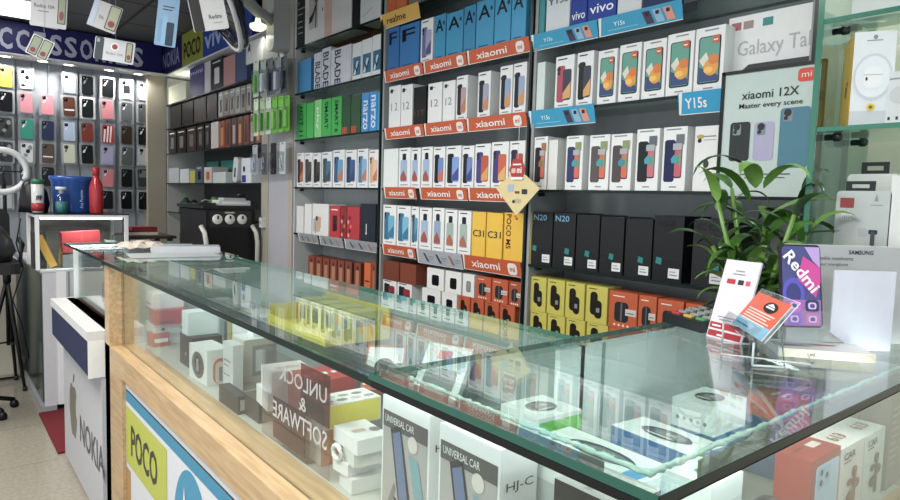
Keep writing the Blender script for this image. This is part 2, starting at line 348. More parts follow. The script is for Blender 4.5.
def carton(w, h, d, col, kind, side=None, top=None, opt=None, rough=.38):
    """mesh of one carton with its printed front; shared between equal copies"""
    k = (round(w, 3), round(h, 3), round(d, 3), col, kind, side, str(opt))
    c = mat(col, rough); b = MB(); b.box(0, w, 0, d, 0, h, c, mat(top, rough) if top else None, mat(side, rough) if side else None)
    o = opt or {}
    if kind == 'two': two_phones(b, w, h, o.get('a', '#31405e'), o.get('b', '#7ea4cf'), o.get('c'))
    elif kind == 'tall': tall_phone(b, w, h, o.get('a', '#9fb4cf'), o.get('b', '#a8544a'), o.get('c', '#23252c'))
    elif kind == 'screen': screen_phone(b, w, h)
    elif kind == 'stick': sticker_phone(b, w, h, o.get('a', '#2d3157'), o.get('b', '#d5694d'), o.get('c', '#3c9fa8'), o.get('d', '#8c9768'))
    elif kind == 'letter':
        b.text(o['t'], w*.12, w*.8, h*.62, h*.9, mat(o.get('ink', '#12181f'), .3), bold=.01); o['t'] == 'A' and b.disc(w*.86, h*.8, .006, .008, mat(o.get('dot', '#2b3d4d'), .3), -.0016, 10)
        art_lines(b, w, h, .15, .7, .06, 1, mat('#1d5670', .4))
    elif kind == 'vtext': b.text(o['t'], w*o.get('x0', .25), w*o.get('x1', .75), h*o.get('z0', .08), h*o.get('z1', .92), mat(o.get('ink', '#1a1a22'), .4), ang=o.get('ang', -90), bold=.015)
    elif kind == 'num': b.text(o['t'], w*.22, w*.75, h*.42, h*.6, mat(o.get('ink', '#8d8f90'), .4)); b.rect(w*.1, w*.5, h*.88, h*.9, INKL); b.rrect(w*.12, w*.34, h*.84, h*.93, .003, INK, -.0009)
    elif kind == 'htext': b.text(o['t'], w*.08, w*.92, h*o.get('z0', .45), h*o.get('z1', .6), mat(o.get('ink', '#2a2a2a'), .4), bold=.01)
    elif kind == 'dark': 
        b.rect(w*.55, w*.92, h*.06, h*.21, mat('#d6dad8', .5)); b.rect(w*.6, w*.86, h*.1, h*.12, INKL, -.001); b.rect(w*.6, w*.8, h*.15, h*.165, INKL, -.001)
        sx = o.get('sx', .3); b.poly([(w*sx, h*.27), (w*(sx+.2), h*.25), (w*(sx+.22), h*.35), (w*(sx+.03), h*.37)], mat('#1f7d7e', .5), -.0014)
        if 't' in o: b.text(o['t'], w*.08, w*.72, h*.84, h*.95, mat(o.get('ink', '#6fa0bd'), .4), bold=.01)
        b.rect(w*.05, w*.95, h*.36, h*.365, mat('#2e3033', .3))
    elif kind == 'blob': blob_pair(b, w, h, o.get('a', '#26231d'))
    elif kind == 'buds':
        b.rrect(w*.2, w*.7, h*.18, h*.72, .012, INK); b.rect(w*.42, w*.48, h*.2, h*.7, mat('#6b6661', .4), -.001); b.rect(w*.6, w*.98, h*.38, h*.56, mat('#c9c4bd', .4), -.0014); b.rect(w*.65, w*.9, h*.44, h*.46, INK, -.0018)
        b.rect(w*.12, w*.55, h*.86, h*.89, mat('#e8d6c8', .4))
        for i in range(4): b.disc(w*(.22+.16*i), h*.09, .004, .004, mat('#e8d6c8', .4), n=8)
    elif kind == 'pic': b.rect(w*.08, w*.92, h*.12, h*.62, mat(o.get('a', '#2d6f96'), .3)); b.poly([(w*.15, h*.14), (w*.35, h*.14), (w*.7, h*.5), (w*.5, h*.5)], mat('#cfe1ee', .3), -.001); b.text(o.get('t', 'V'), w*.2, w*.8, h*.2, h*.42, mat('#0e2f49', .3), y=-.0016, bold=.02)
    elif kind == 'bottle':
        b.rrect(w*.25, w*.75, h*.1, h*.75, .006, mat(o.get('a', '#b9b3a5'), .3)); b.rrect(w*.38, w*.62, h*.75, h*.88, .003, INK)
    elif kind == 'drink':
        b.rrect(w*.3, w*.72, h*.2, h*.7, .008, mat(o.get('a', '#15161a'), .25)); b.rect(w*.15, w*.8, h*.86, h*.9, mat('#e6ddda', .4))
    elif kind == 'apple':
        b.disc(w*.5, h*.42, .008, .011, mat('#3a3f3c', .4)); b.disc(w*.22, h*.84, .011, .006, mat('#b9a23e', .4)); b.disc(w*.2, h*.78, .006, .006, INK, -.001); b.rect(w*.35, w*.85, h*.83, h*.85, INKL); b.rect(w*.35, w*.85, h*.78, h*.79, INKL); b.poly([(w*.52, h*.49), (w*.58, h*.53), (w*.55, h*.48)], mat('#3a3f3c', .4))
    return b
XF = WX+.008
def wallbox(p0, p1, yt, si, col, kind, desc, lab, bay, opt=None, side=None, top=None, d=.1, name='phone_box', cat='box', z0=None, group=None, ref=None, X=None, note=None, dz=0):
    """carton standing on wall shelf si, front edges at picture columns p0..p1 and top at picture row yt"""
    X = X or XF; ya = min(onX(p0, yt+20, X).y, BAYS[bay][0]-.0135); yb = max(onX(p1, yt+20, X).y, BAYS[bay][1]+.0135)
    zt = onX((p0+p1)/2, yt, X).z; z = SZ[si] if z0 is None else z0
    w = ya-yb-.0015; h = min(max(.02, zt-z), 2.57-z)
    o = carton(w, h, d, col, kind, side, top, opt).build(name, None, place(X, ya-.0005, z+.0004, WALLROT))
    tag(o, lab, cat, group); return o
def wrow(rows, si, bay, shelfname, group, **kw):
    """rows: (p0,p1,ytop,colour,kind,desc,opt,side)"""
    out = []
    for i, r in enumerate(rows):
        p0, p1, yt, col, kind, desc = r[:6]; opt = r[6] if len(r) > 6 else None; side = r[7] if len(r) > 7 else None
        out.append(wallbox(p0, p1, yt, si, col, kind, desc, '%s, %s from left on %s' % (desc, ORD[i], shelfname), bay, opt, side, group=group, **kw))
    return out
# ================================================================ CARTONS ON THE WALL SHELVES
W_ = '#e4e5e4'
# ---- left bay
LB = 'top shelf of left bay'
wrow([(289.5, 305, -22, '#191b1f', 'none', 'tall black carton with small print'), (305.5, 352, -45, '#dcdad8', 'none', 'wide white carton picturing an electric scooter'), (353, 361, -60, '#1b1c20', 'none', 'narrow black carton side'), (361.5, 382, -70, '#d5d7d8', 'none', 'white carton with thin line drawing')], 0, 'left', LB, 'cartons on top shelf of left bay', z0=SZ[0])
# print on the scooter carton and its black neighbour
o0 = onX(305.5, 5, XF).y
def overlay(o, fn):
    """adds print to a finished carton mesh"""
    b = MB(); fn(b); me = o.data; me2 = bpy.data.meshes.new('print')
    vs = [tuple(v.co) for v in me.vertices]+[tuple(v) for v in b.v]; n = len(me.vertices)
    fs = [tuple(p.vertices) for p in me.polygons]+[tuple(n+i for i in f) for f in b.f]
    mi = [p.material_index for p in me.polygons]; me2.from_pydata(vs, [], fs)
    for mt in me.materials: me2.materials.append(mt)
    k = len(me.materials)
    for mt in b.mats: me2.materials.append(mt)
    me2.polygons.foreach_set('material_index', mi+[k+i for i in b.m]); me2.update(); o.data = me2
def scoot(b):
    b.rect(.24*.2, .24*.62, .07, .26, mat('#b9b6b2', .4)); D = mat('#2b2725', .4)
    b.poly([(.05, .1), (.085, .11), (.12, .16), (.135, .19), (.125, .2), (.1, .16), (.07, .14), (.05, .135)], D, -.001)
    b.poly([(.118, .07), (.127, .07), (.14, .24), (.128, .25)], D, -.0012); b.rrect(.112, .15, .2, .222, .004, mat('#7a4a34', .4), -.0015); b.rrect(.122, .16, .245, .256, .003, D, -.0015)
    b.rect(.222, .30, 0, .5, mat('#d8b3a4', .4), -.0008); b.disc(.2, .15, .006, .01, mat('#9c5a44', .4), -.001)
def blk(b):
    for i, z in enumerate((.2, .17, .13, .1, .07)): b.rect(.012, .07 if i else .09, z, z+.006, mat('#a8a8a8', .4))
    b.disc(.02, .235, .006, .006, mat('#caa15a', .4), n=10)
def linedraw(b): b.poly([(.02, .03), (.11, .06), (.11, .063), (.02, .033)], INKL); b.rect(.02, .1, .18, .183, INKL)
for o in list(COL.objects):
    l = o.get('label', '')
    if 'electric scooter' in l: overlay(o, scoot)
    elif l.startswith('tall black carton with small'): overlay(o, blk)
    elif l.startswith('white carton with thin'): overlay(o, linedraw)
V = lambda t, **k: dict(t=t, **k)
wrow([(298, 311, 60, '#3f8fc6', 'none', 'small sky blue carton', None, '#3682b8'), (314, 321.5, 53, '#c4cbd8', 'vtext', 'pale blue carton with vertical lettering', V('BLADE', x0=.2, x1=.85, z0=.02, z1=.75)), (322, 330.5, 48, '#cfd1de', 'vtext', 'white carton with tall vertical lettering', V('BLADE', x0=.15, x1=.8, z0=.02, z1=.9)), (331, 351, 47, '#d5d5e2', 'vtext', 'wider white carton with bold vertical lettering', V('BLADE', x0=.2, x1=.5, z0=.02, z1=.95)),
      (352.5, 361.5, 43, W_, 'pic', 'white carton with blue lower picture', V('V')), (362, 372, 39, W_, 'pic', 'white and blue pictured carton', V('V')), (372.5, 381.5, 35, W_, 'pic', 'white carton with big blue picture', V('V'))], 1, 'left', 'second shelf of left bay', 'cartons on second shelf of left bay')
G = '#35b24a'
wrow([(297, 306, 104, '#34b04a', 'vtext', 'bright green carton lettered downwards', V('HOT 11', x0=.3, x1=.7)), (306.5, 313.5, 103, '#3cb552', 'none', 'plain bright green carton'), (314.5, 321.5, 100, '#7bcf7d', 'vtext', 'pale green carton with lettering', V('play', ink='#e8f5e8', x0=.3, x1=.7, z0=.2, z1=.8)), (322, 331, 99, G, 'vtext', 'green carton with black vertical word', V('SMART', x0=.3, x1=.7, z0=.2)), (331.5, 341.5, 97, G, 'vtext', 'green carton with longer black word', V('SMART 6', x0=.35, x1=.7)),
      (342, 350.5, 96, '#2c5338', 'none', 'dark green carton'), (351, 360.5, 95, '#33593c', 'none', 'dark green carton with red foot'), (361.5, 369, 93, '#3d8fd0', 'vtext', 'blue carton with white vertical word', V('narzo', ink='#dbeaf8', x0=.25, x1=.85, z0=.06, z1=.8)), (369.5, 377, 92, '#3d93d6', 'vtext', 'brighter blue carton with white vertical word', V('narzo', ink='#e3effa', x0=.25, x1=.85)), (377.5, 381.7, 92, '#37a5d8', 'none', 'narrow cyan blue carton')], 2, 'left', 'third shelf of left bay', 'cartons on third shelf of left bay')
def redfoot(b): b.rect(.002, .05, .002, .035, mat('#b8452f', .4))
for o in list(COL.objects):
    if o.get('label', '').startswith(('dark green carton',)): overlay(o, redfoot)
wrow([(297, 304, 153, W_, 'two', 'white carton, rust and charcoal phone', dict(a='#3a322f', b='#8a4a35')), (304.5, 312.5, 153, W_, 'two', 'white carton, black phone tilted', dict(a='#4a4745', b='#5b544f', c='#3c3836')), (313, 321, 153, W_, 'two', 'white carton, dark grey phone tilted', dict(a='#2f2d2c', b='#4a4746', c='#2c2a2a')), (322, 332, 152, W_, 'two', 'white carton with slate phone picture', dict(a='#3f5560', b='#52788c', c='#3b525e')), (333, 344.5, 150, W_, 'two', 'white carton with blue phone picture', dict(a='#3b6187', b='#6aa0c8')), (345.5, 356.5, 150, W_, 'two', 'white carton with navy phone picture', dict(a='#2a3f68', b='#44608f', c='#33507c')), (357.5, 368, 149, W_, 'two', 'white carton with sky blue phone', dict(a='#5580a3', b='#86b0d2')), (369, 378.5, 150, W_, 'two', 'white carton with peach phone picture', dict(a='#d9a887', b='#e3c0a0'))],
     3, 'left', 'fourth shelf of left bay', 'cartons on fourth shelf of left bay')
wrow([(296.5, 303.5, 206, '#dcdcda', 'none', 'plain narrow white carton'), (304.5, 311.5, 204, '#e2e2e0', 'none', 'plain white carton'), (312.5, 328.5, 204, '#e0dfdd', 'none', 'white carton picturing an orange wristband'), (329.5, 340, 206, '#c22f35', 'drink', 'red carton with black tumbler picture', dict(a='#2a1418')), (340.5, 346.5, 207, '#8c2a2f', 'none', 'dark red carton'), (347, 359.5, 207, '#b8303b', 'none', 'crimson carton with patterned front'), (360.5, 375.5, 204, '#232a36', 'none', 'navy black carton with white mark')], 4, 'left', 'fifth shelf of left bay', 'cartons on fifth shelf of left bay')
def band(b):
    b.rect(.01, .085, .02, .09, mat('#b8b2ab', .4)); b.rrect(.03, .042, .01, .07, .004, mat('#d8762e', .4), -.001); b.rrect(.06, .095, .04, .1, .004, mat('#caa487', .4), -.0012); b.disc(.05, .09, .012, .014, INK, -.0015)
def pat(b):
    for i in range(5): b.disc(.015+.012*(i % 3), .02+.022*i, .008, .01, mat(['#e0b0a8', '#5a1d26', '#e26a6a'][i % 3], .4), -.0008-.0003*i, 8)
def wmark(b): b.rrect(.05, .056, .04, .085, .002, WHITE); b.disc(.053, .04, .006, .006, WHITE, -.001, 10)
for o in list(COL.objects):
    l = o.get('label', '')
    if 'orange wristband' in l: overlay(o, band)
    elif l.startswith('crimson') or l.startswith('dark red carton'): overlay(o, pat)
    elif l.startswith('navy black'): overlay(o, wmark)
# copper coloured small boxes on the lowest shelf
wrow([(p, p+6.5, 256+i*1.2, '#8a4430', 'bottle', 'small copper brown carton', dict(a='#b9805e'), '#6b3325') for i, p in enumerate((308, 315.3, 322.6, 330, 337.5, 345, 354))]+[(364, 370.5, 263, '#d9682c', 'htext', 'small bright orange carton', V('.', z0=.4, z1=.45)), (371.5, 375.8, 262, '#8f4a34', 'bottle', 'narrow copper brown carton', dict(a='#a86f52'))], 5, 'left', 'sixth shelf of left bay', 'small cartons on sixth shelf of left bay', d=.05)
for i, (p0, p1) in enumerate(((312, 328), (330, 346), (348, 362))):
    X = XF+.075; ya = onX(p0, 250, X).y; yb = onX(p1, 250, X).y
    o = carton(ya-yb, .125, .06, '#7d3d2b', 'none').build('phone_box', None, place(X, ya, SZ[5]+.0004, WALLROT)); tag(o, 'rust brown carton standing behind the copper cartons, %s from left' % ORD[i], 'box', 'rust cartons at the back of sixth shelf')
# ---- middle bay
wrow([(387, 396.5, -45, '#c9612b', 'none', 'orange carton'), (397, 407.5, -48, '#cc662e', 'none', 'orange carton with pale seam'), (409, 421, -30, '#6f7468', 'none', 'grey green carton'), (422, 445, -35, '#585a56', 'none', 'dark grey carton'), (446, 474, -40, '#61635f', 'none', 'wide grey carton')], 0, 'middle', 'top shelf of middle bay', 'cartons on top shelf of middle bay')
TL = '#3592bd'; A_ = lambda: V('A')
wrow([(388, 399, 28, '#2f6fae', 'letter', 'blue carton with black letter F', V('F')), (400, 419, 24, '#3277b5', 'letter', 'wide blue carton with black letter F', V('F')), (421, 433, 19, W_, 'two', 'white carton with violet phone picture', dict(a='#6b6f9a', b='#a8a6c8', c='#5d5a80')), (434.5, 445.5, 15, TL, 'letter', 'teal blue carton with large letter A', A_()), (446.5, 463, 12, TL, 'letter', 'wide teal blue carton with letter A', A_()), (464, 475.5, 6, '#3288b3', 'letter', 'narrow teal carton with letter A', A_()), (476.5, 494, 0, '#3896c2', 'letter', 'teal blue carton with black A', A_()), (495, 511, -6, '#3a9ac6', 'letter', 'bright teal carton with black A', A_()), (512, 526.5, -11, '#3b9dc9', 'letter', 'tall teal carton with black A', A_())],
     1, 'middle', 'second shelf of middle bay', 'cartons on second shelf of middle bay')
wrow([(389, 400.5, 86, W_, 'num', 'white carton with faint number', V('1 2')), (401, 412.5, 85, W_, 'num', 'white carton with two faint numbers', V('12')), (413.5, 426, 87, '#1c1c1e', 'htext', 'black carton with brown lettering', V('11T', ink='#6b3f2f', z0=.25, z1=.4)), (428, 442, 83, W_, 'num', 'white carton with thin number 12', V('12')), (443, 455, 81, W_, 'num', 'white carton with number 12', V('12')), (456.5, 467.5, 76, W_, 'two', 'white carton with copper phone picture', dict(a='#2b2a2e', b='#b39a9f', c='#c07a4d')), (478, 490.5, 72, W_, 'two', 'white carton, lilac and copper phone', dict(a='#262a38', b='#a3a0bb', c='#cf8648')), (500, 512.5, 66, W_, 'two', 'white carton, orange sphere on phone', dict(a='#24262c', b='#8fa3c4', c='#d98f4a')), (513.5, 526.5, 63, W_, 'two', 'white carton, phone with orange sphere', dict(a='#24262c', b='#93a8ca', c='#d98f4a'))],
     2, 'middle', 'third shelf of middle bay', 'cartons on third shelf of middle bay')
wrow([(380.5+3, 398, 149, '#dfe6e2', 'none', 'plain pale mint carton'), (399, 410.5, 148, W_, 'tall', 'white carton, blue and pink phone'), (411, 420.5, 148, W_, 'tall', 'white carton, slim blue phone'), (421.5, 432.5, 147, W_, 'tall', 'white carton with pale blue phone'), (433.5, 445, 147, W_, 'two', 'white carton, black and blue phones', dict(a='#23252c', b='#6c8ec4', c='#d46b4c')), (446, 461, 146, W_, 'two', 'wide white carton, blue swirl phone', dict(a='#23252c', b='#7fa0d8', c='#4b4fa0')), (462, 474, 146, W_, 'two', 'white carton, indigo swirl phone', dict(a='#23252c', b='#7089bf', c='#43478f')), (475, 490.5, 144, W_, 'two', 'white carton, purple and red phones', dict(a='#4a4585', b='#c2573f', c='#d9a24e')), (491.5, 508.5, 142, W_, 'two', 'white carton, red and orange phones', dict(a='#4a4078', b='#d0613f', c='#e0b060')), (509.5, 525, 141, W_, 'two', 'white carton behind the hanging tag', dict(a='#2d3348', b='#b7533c', c='#d99a52'))],
     3, 'middle', 'fourth shelf of middle bay', 'cartons on fourth shelf of middle bay')
wrow([(383, 396, 205, W_, 'two', 'white carton, teal blue phone pair', dict(a='#3b6f92', b='#6ab0cc', c='#3a7aa0')), (397, 410.5, 206, W_, 'two', 'white carton, turquoise phone pair', dict(a='#3b6f92', b='#72b8d4', c='#3a7aa0')), (411.5, 418.5, 207, W_, 'two', 'narrow white carton, teal phone', dict(a='#3b5f72', b='#5a9ab4', c='#3a7aa0')), (419.5, 431.5, 208, W_, 'tall', 'white carton, phone with red bloom'), (432.5, 444, 208, W_, 'tall', 'white carton, dark phone, red bloom', dict(a='#8fa4bf')), (445, 457, 210, W_, 'tall', 'white carton with grey green phone', dict(a='#9fb0a8', b='#b5654c')), (458, 471, 211, W_, 'tall', 'white carton, pale green bloom phone', dict(a='#a3b5ac', b='#b06a55')), (472, 485.5, 212, '#e8b81f', 'htext', 'yellow carton with black model number', V('C31')), (486.5, 502.5, 213, '#e9b91d', 'htext', 'wider yellow carton with model number', V('C31')), (504, 523, 213, '#e6b51e', 'vtext', 'yellow carton with vertical black word', V('POCO M5', ink='#5a2c1c', x0=.12, x1=.38, z0=.25, z1=.97))],
     4, 'middle', 'fifth shelf of middle bay', 'cartons on fifth shelf of middle bay')
# small cartons, two layers, lowest shelf of the middle bay
def small(rows, z0, where, cat='box', d=.07, group='small accessory cartons in the middle bay'):
    tops = []
    for i, r in enumerate(rows):
        p0, p1, yt, col, kind, desc = r[:6]; opt = r[6] if len(r) > 6 else None; side = r[7] if len(r) > 7 else None
        X = XF+.01; yc = yt+12; bb = BAYS['right' if p0 > 526 else 'middle']; ya = min(bb[0]-.0135, onX(p0, yc, X).y); yb = max(bb[1]+.0135, onX(p1, yc, X).y); h = r[8] if len(r) > 8 else .088
        o = carton(ya-yb-.0015, h, d, col, kind, side, None, opt).build('accessory_box', None, place(X, ya-.0005, z0+.0004, WALLROT))
        tag(o, '%s, %s from left, %s' % (desc, ORD[i], where), 'box', group)
OR = '#c25a33'
small([(383, 396.5, 273, W_, 'two', 'white carton with maroon phones', dict(a='#27262b', b='#8c2f3a', c='#7a2430')), (397.5, 412, 276, W_, 'two', 'white carton with dark red phones', dict(a='#27262b', b='#942f3a', c='#7a2430')), (422, 440.5, 283, W_, 'drink', 'white carton with black earphone case'), (442, 457, 286, W_, 'drink', 'white carton with small black picture'), (458.5, 470, 289, OR, 'blob', 'orange carton with black blob'), (471, 484, 291, OR, 'blob', 'orange carton with black plug'), (485, 499, 294, OR, 'blob', 'orange carton with dark case'), (500, 515, 297, OR, 'blob', 'orange carton with black case')], SZ[5], 'lower layer of middle bay')
small([(383, 399, 262, '#7a3d2b', 'none', 'brown carton'), (400, 416, 262, '#84422e', 'none', 'rust brown carton'), (427, 444, 265, W_, 'drink', 'white carton with rounded black picture'), (445.5, 461.5, 265, W_, 'drink', 'white carton with black rounded case'), (463, 474.5, 268, W_, 'drink', 'white carton with grey picture', dict(a='#8d8f90')), (476, 491, 276, OR, 'buds', 'orange carton with black earphones'), (492, 508, 279, OR, 'buds', 'orange carton, earphones and white sticker'), (509, 522, 281, '#b04f2c', 'buds', 'dark orange carton with earphones')], SZ[5]+.0889, 'upper layer of middle bay')
# ---- right bay
RT = 'top shelf of right bay'
wrow([(531, 546, -30, '#2f8f99', 'none', 'dark teal carton side'), (547.5, 571, -35, '#d3d8dc', 'htext', 'pale grey carton with model name', V('Y15s', ink='#4a5a6a', z0=.42, z1=.52)), (572, 588, -32, '#1f3f99', 'htext', 'royal blue carton with white word', V('vivo', ink='#e6e9f5', z0=.12, z1=.26)), (589, 617.5, -36, '#21429f', 'htext', 'wide royal blue carton, white word', V('vivo', ink='#f0f2fa', z0=.16, z1=.32)), (619, 643, -42, '#d5d8da', 'none', 'plain pale carton'), (645, 680, -55, '#1d2c5a', 'none', 'navy carton')], 1, 'right', RT, 'cartons on top shelf of right bay')
wrow([(532.5, 545, 63, '#cfdcd6', 'none', 'plain pale mint carton', None, '#c4d2cc'), (555.5, 574, 56, W_, 'two', 'white carton with rose phone', dict(a='#b3475a', b='#3b4050', c='#d8a25c')), (577, 593.5, 52, W_, 'two', 'white carton with black phone', dict(a='#1d1d20', b='#3b4050', c='#d8a25c')), (598, 617, 50, W_, 'screen', 'white carton, orange swirl screen'), (619.5, 641, 44, W_, 'screen', 'white carton with swirl screen'), (643, 666, 40, W_, 'screen', 'taller white carton, swirl screen'), (667.5, 694, 33, W_, 'screen', 'big white carton, swirl screen'), (695.5, 725, 27, W_, 'screen', 'largest white swirl screen carton')],
     2, 'right', 'second shelf of right bay', 'cartons on second shelf of right bay')
wrow([(532.5, 547.5, 137, W_, 'stick', 'white carton, black phone, orange sticker', dict(a='#241f20', c='#b36a35', d='#a5713f')), (566, 583, 136, W_, 'stick', 'white carton with indigo phone', dict(a='#343a66')), (589.5, 609.5, 135, W_, 'stick', 'white carton with taupe phone', dict(a='#5c5352')), (611, 632, 134, W_, 'stick', 'white carton with bronze phone', dict(a='#54484a', c='#2f8fa3')), (636.5, 659.5, 129, W_, 'stick', 'tall white carton, black phone', dict(a='#1e2326', b='#c86a78', d='#5e6b70')), (663, 687, 127, W_, 'stick', 'tall white carton, navy phone', dict(a='#1f2550', b='#c8586a', d='#6b7078')), (694.5, 720, 126, '#e2e2e0', 'apple', 'white carton with small fruit emblem')], 3, 'right', 'third shelf of right bay', 'cartons on third shelf of right bay')
wallbox(548.5, 557.5, 140, 3, '#dedfda', 'none', '', 'plain white carton edge between the black and indigo phone cartons', 'right')
BK = '#1a1b1d'
wrow([(532, 552.5, 212, BK, 'dark', 'black carton with pale blue number', V('N20', sx=.05)), (553.5, 575.5, 213, BK, 'dark', 'black carton, pale blue number', V('N20', sx=.55)), (576.5, 599.5, 215, BK, 'dark', 'black carton with teal sticker', dict(sx=.4)), (600.5, 624, 217, BK, 'dark', 'black carton, teal sticker above centre', dict(sx=.4)), (625.5, 652.5, 219, BK, 'dark', 'plain black carton with white sticker', dict(sx=.5)), (654, 684, 216, '#151618', 'dark', 'taller black carton, scrawled marks', V('cc2', ink='#0a0a0b', sx=.1)), (693, 728, 220, '#1e1f22', 'dark', 'broad black carton beside the plant', V('cc', ink='#0c0c0d', sx=.6))], 4, 'right', 'fourth shelf of right bay', 'black cartons on fourth shelf of right bay', d=.14)
wallbox(524.5+3.5, 531, 212, 4, '#e4c72b', 'none', '', 'thin yellow carton edge left of the black cartons', 'right')
YE = '#c7bd4b'
small([(530, 546.5, 311, YE, 'blob', 'yellow carton with black charger'), (547.5, 565, 314, YE, 'blob', 'yellow carton, black charger picture'), (566, 585, 318, YE, 'blob', 'yellow carton, dark charger picture'), (586.5, 608, 321, YE, 'blob', 'broad yellow carton with charger'), (609, 638, 324, OR, 'buds', 'orange carton under its twin'), (639, 657, 325, OR, 'buds', 'orange carton, mostly hidden'), (658, 684, 325, OR, 'buds', 'orange carton behind card terminal'), (685.5, 710, 325, OR, 'buds', 'orange carton, nearly all hidden')], SZ[5], 'lower layer of right bay', group='accessory cartons in the right bay')
small([(530, 546.5, 273, YE, 'blob', 'yellow carton with black charger', None, None, .118), (547.5, 565, 275, YE, 'blob', 'yellow carton, black charger picture', None, None, .118), (566, 585, 277, YE, 'blob', 'yellow carton, dark charger picture', None, None, .118), (586.5, 608, 280, YE, 'blob', 'broad yellow carton with charger', None, None, .118), (609.5, 638, 287, OR, 'buds', 'orange carton with black earphones', None, None, .112), (639, 657, 289, OR, 'buds', 'orange carton, earphones and sticker', None, None, .112), (658, 684, 293, OR, 'buds', 'orange carton above card terminal', None, None, .11), (685.5, 710, 300, OR, 'buds', 'orange carton behind the leaning stand', None, None, .11)], SZ[5]+.0889, 'upper layer of right bay', group='accessory cartons in the right bay')
# large tablet carton and the framed poster at the end of the right bay
ya = onX(727, 60, XF+.05).y; yb = .676; zt = onX(730, 19, XF+.05).z
b = MB(); w, h = ya-yb, zt-SZ[2]; b.box(0, w, 0, .1, 0, h, WHITE)
b.text('Galaxy Tab', .028, w*1.0-.004, h-.115, h-.065, mat('#b4b5b8', .4), bold=.0)
b.poly([(.03, h-.15), (.06, h-.127), (w-.01, h-.127), (w-.003, h-.15)], mat('#33353b', .3)); 
for x0, c in ((.008, '#b0606a'), (.04, '#a08a86'), (.09, '#2b8d8c')): b.rect(x0, x0+.026, h-.035, h-.015, mat(c, .4))
o = b.build('tablet_box', None, place(XF+.05, ya, SZ[2]+.0004, WALLROT)); tag(o, 'large white tablet carton with grey lettering behind the framed poster', 'box')
P0 = onX(724, 74, WX-.012); P1 = onX(720, 195, WX-.012)
ya = (P0.y+P1.y)/2; yb = .622; z0 = SZ[3]+.0; z1 = P0.z+.0
t = thing('framed_poster', 'black-framed pale poster showing three phones, leaning behind the plant', 'poster', M=place(WX-.03, ya, z0-.02, WALLROT))
w = ya-yb; h = z1-z0+.02
b = MB(); fwid = .008
for q in ((0, fwid, 0, h), (w-fwid, w, 0, h), (0, w, 0, fwid), (0, w, h-fwid, h)): b.box(q[0], q[1], 0, .014, q[2], q[3], mat('#14171a', .3))
b.build('frame', t)
b = MB(); b.box(fwid, w-fwid, .004, .012, fwid, h-fwid, mat('#b9c9c4', .25)); y = .003
b.text('xiaomi 12X', w*.22, w*.78, h*.77, h*.835, mat('#20282a', .3), y=y-.0005, bold=.01); b.text('Master every scene', w*.2, w*.82, h*.69, h*.74, mat('#20282a', .3), y=y-.0005, bold=.01)
b.rrect(w*.76, w*.92, h*.86, h*.955, .008, mat('#d8452b', .3), y=y); b.text('mi', w*.795, w*.885, h*.89, h*.93, mat('#f3d8cf', .3), y=y-.001)
for x0, x1, zz, c in ((.12, .33, .3, '#2e3334'), (.37, .57, .3, '#a9a5c4'), (.62, .9, .24, '#4c7f93')):
    zt = {'#2e3334': .6, '#a9a5c4': .59, '#4c7f93': .68}[c]
    b.rrect(x0*w, x1*w, zz*h, zt*h, .008, mat(c, .25), y=y-.0003); b.rrect((x0+.03)*w, (x0+.115)*w, (zt-.1)*h, (zt-.015)*h, .004, mat('#7d8c92', .25), y=y-.0006)
    b.disc((x0+.07)*w, (zt-.035)*h, .009, .009, INK, y=y-.001, n=12); b.disc((x0+.055)*w, (zt-.075)*h, .005, .005, INK, y=y-.001, n=10)
b.text('3 phones, one series', w*.25, w*.75, h*.19, h*.205, mat('#50605f', .3), y=y-.0005) if False else b.rect(w*.25, w*.75, h*.19, h*.2, mat('#5c6b69', .3), y=y-.0005)
b.rect(w*.3, w*.7, h*.165, h*.173, mat('#5c6b69', .3), y=y-.0005)
b.build('print', t)
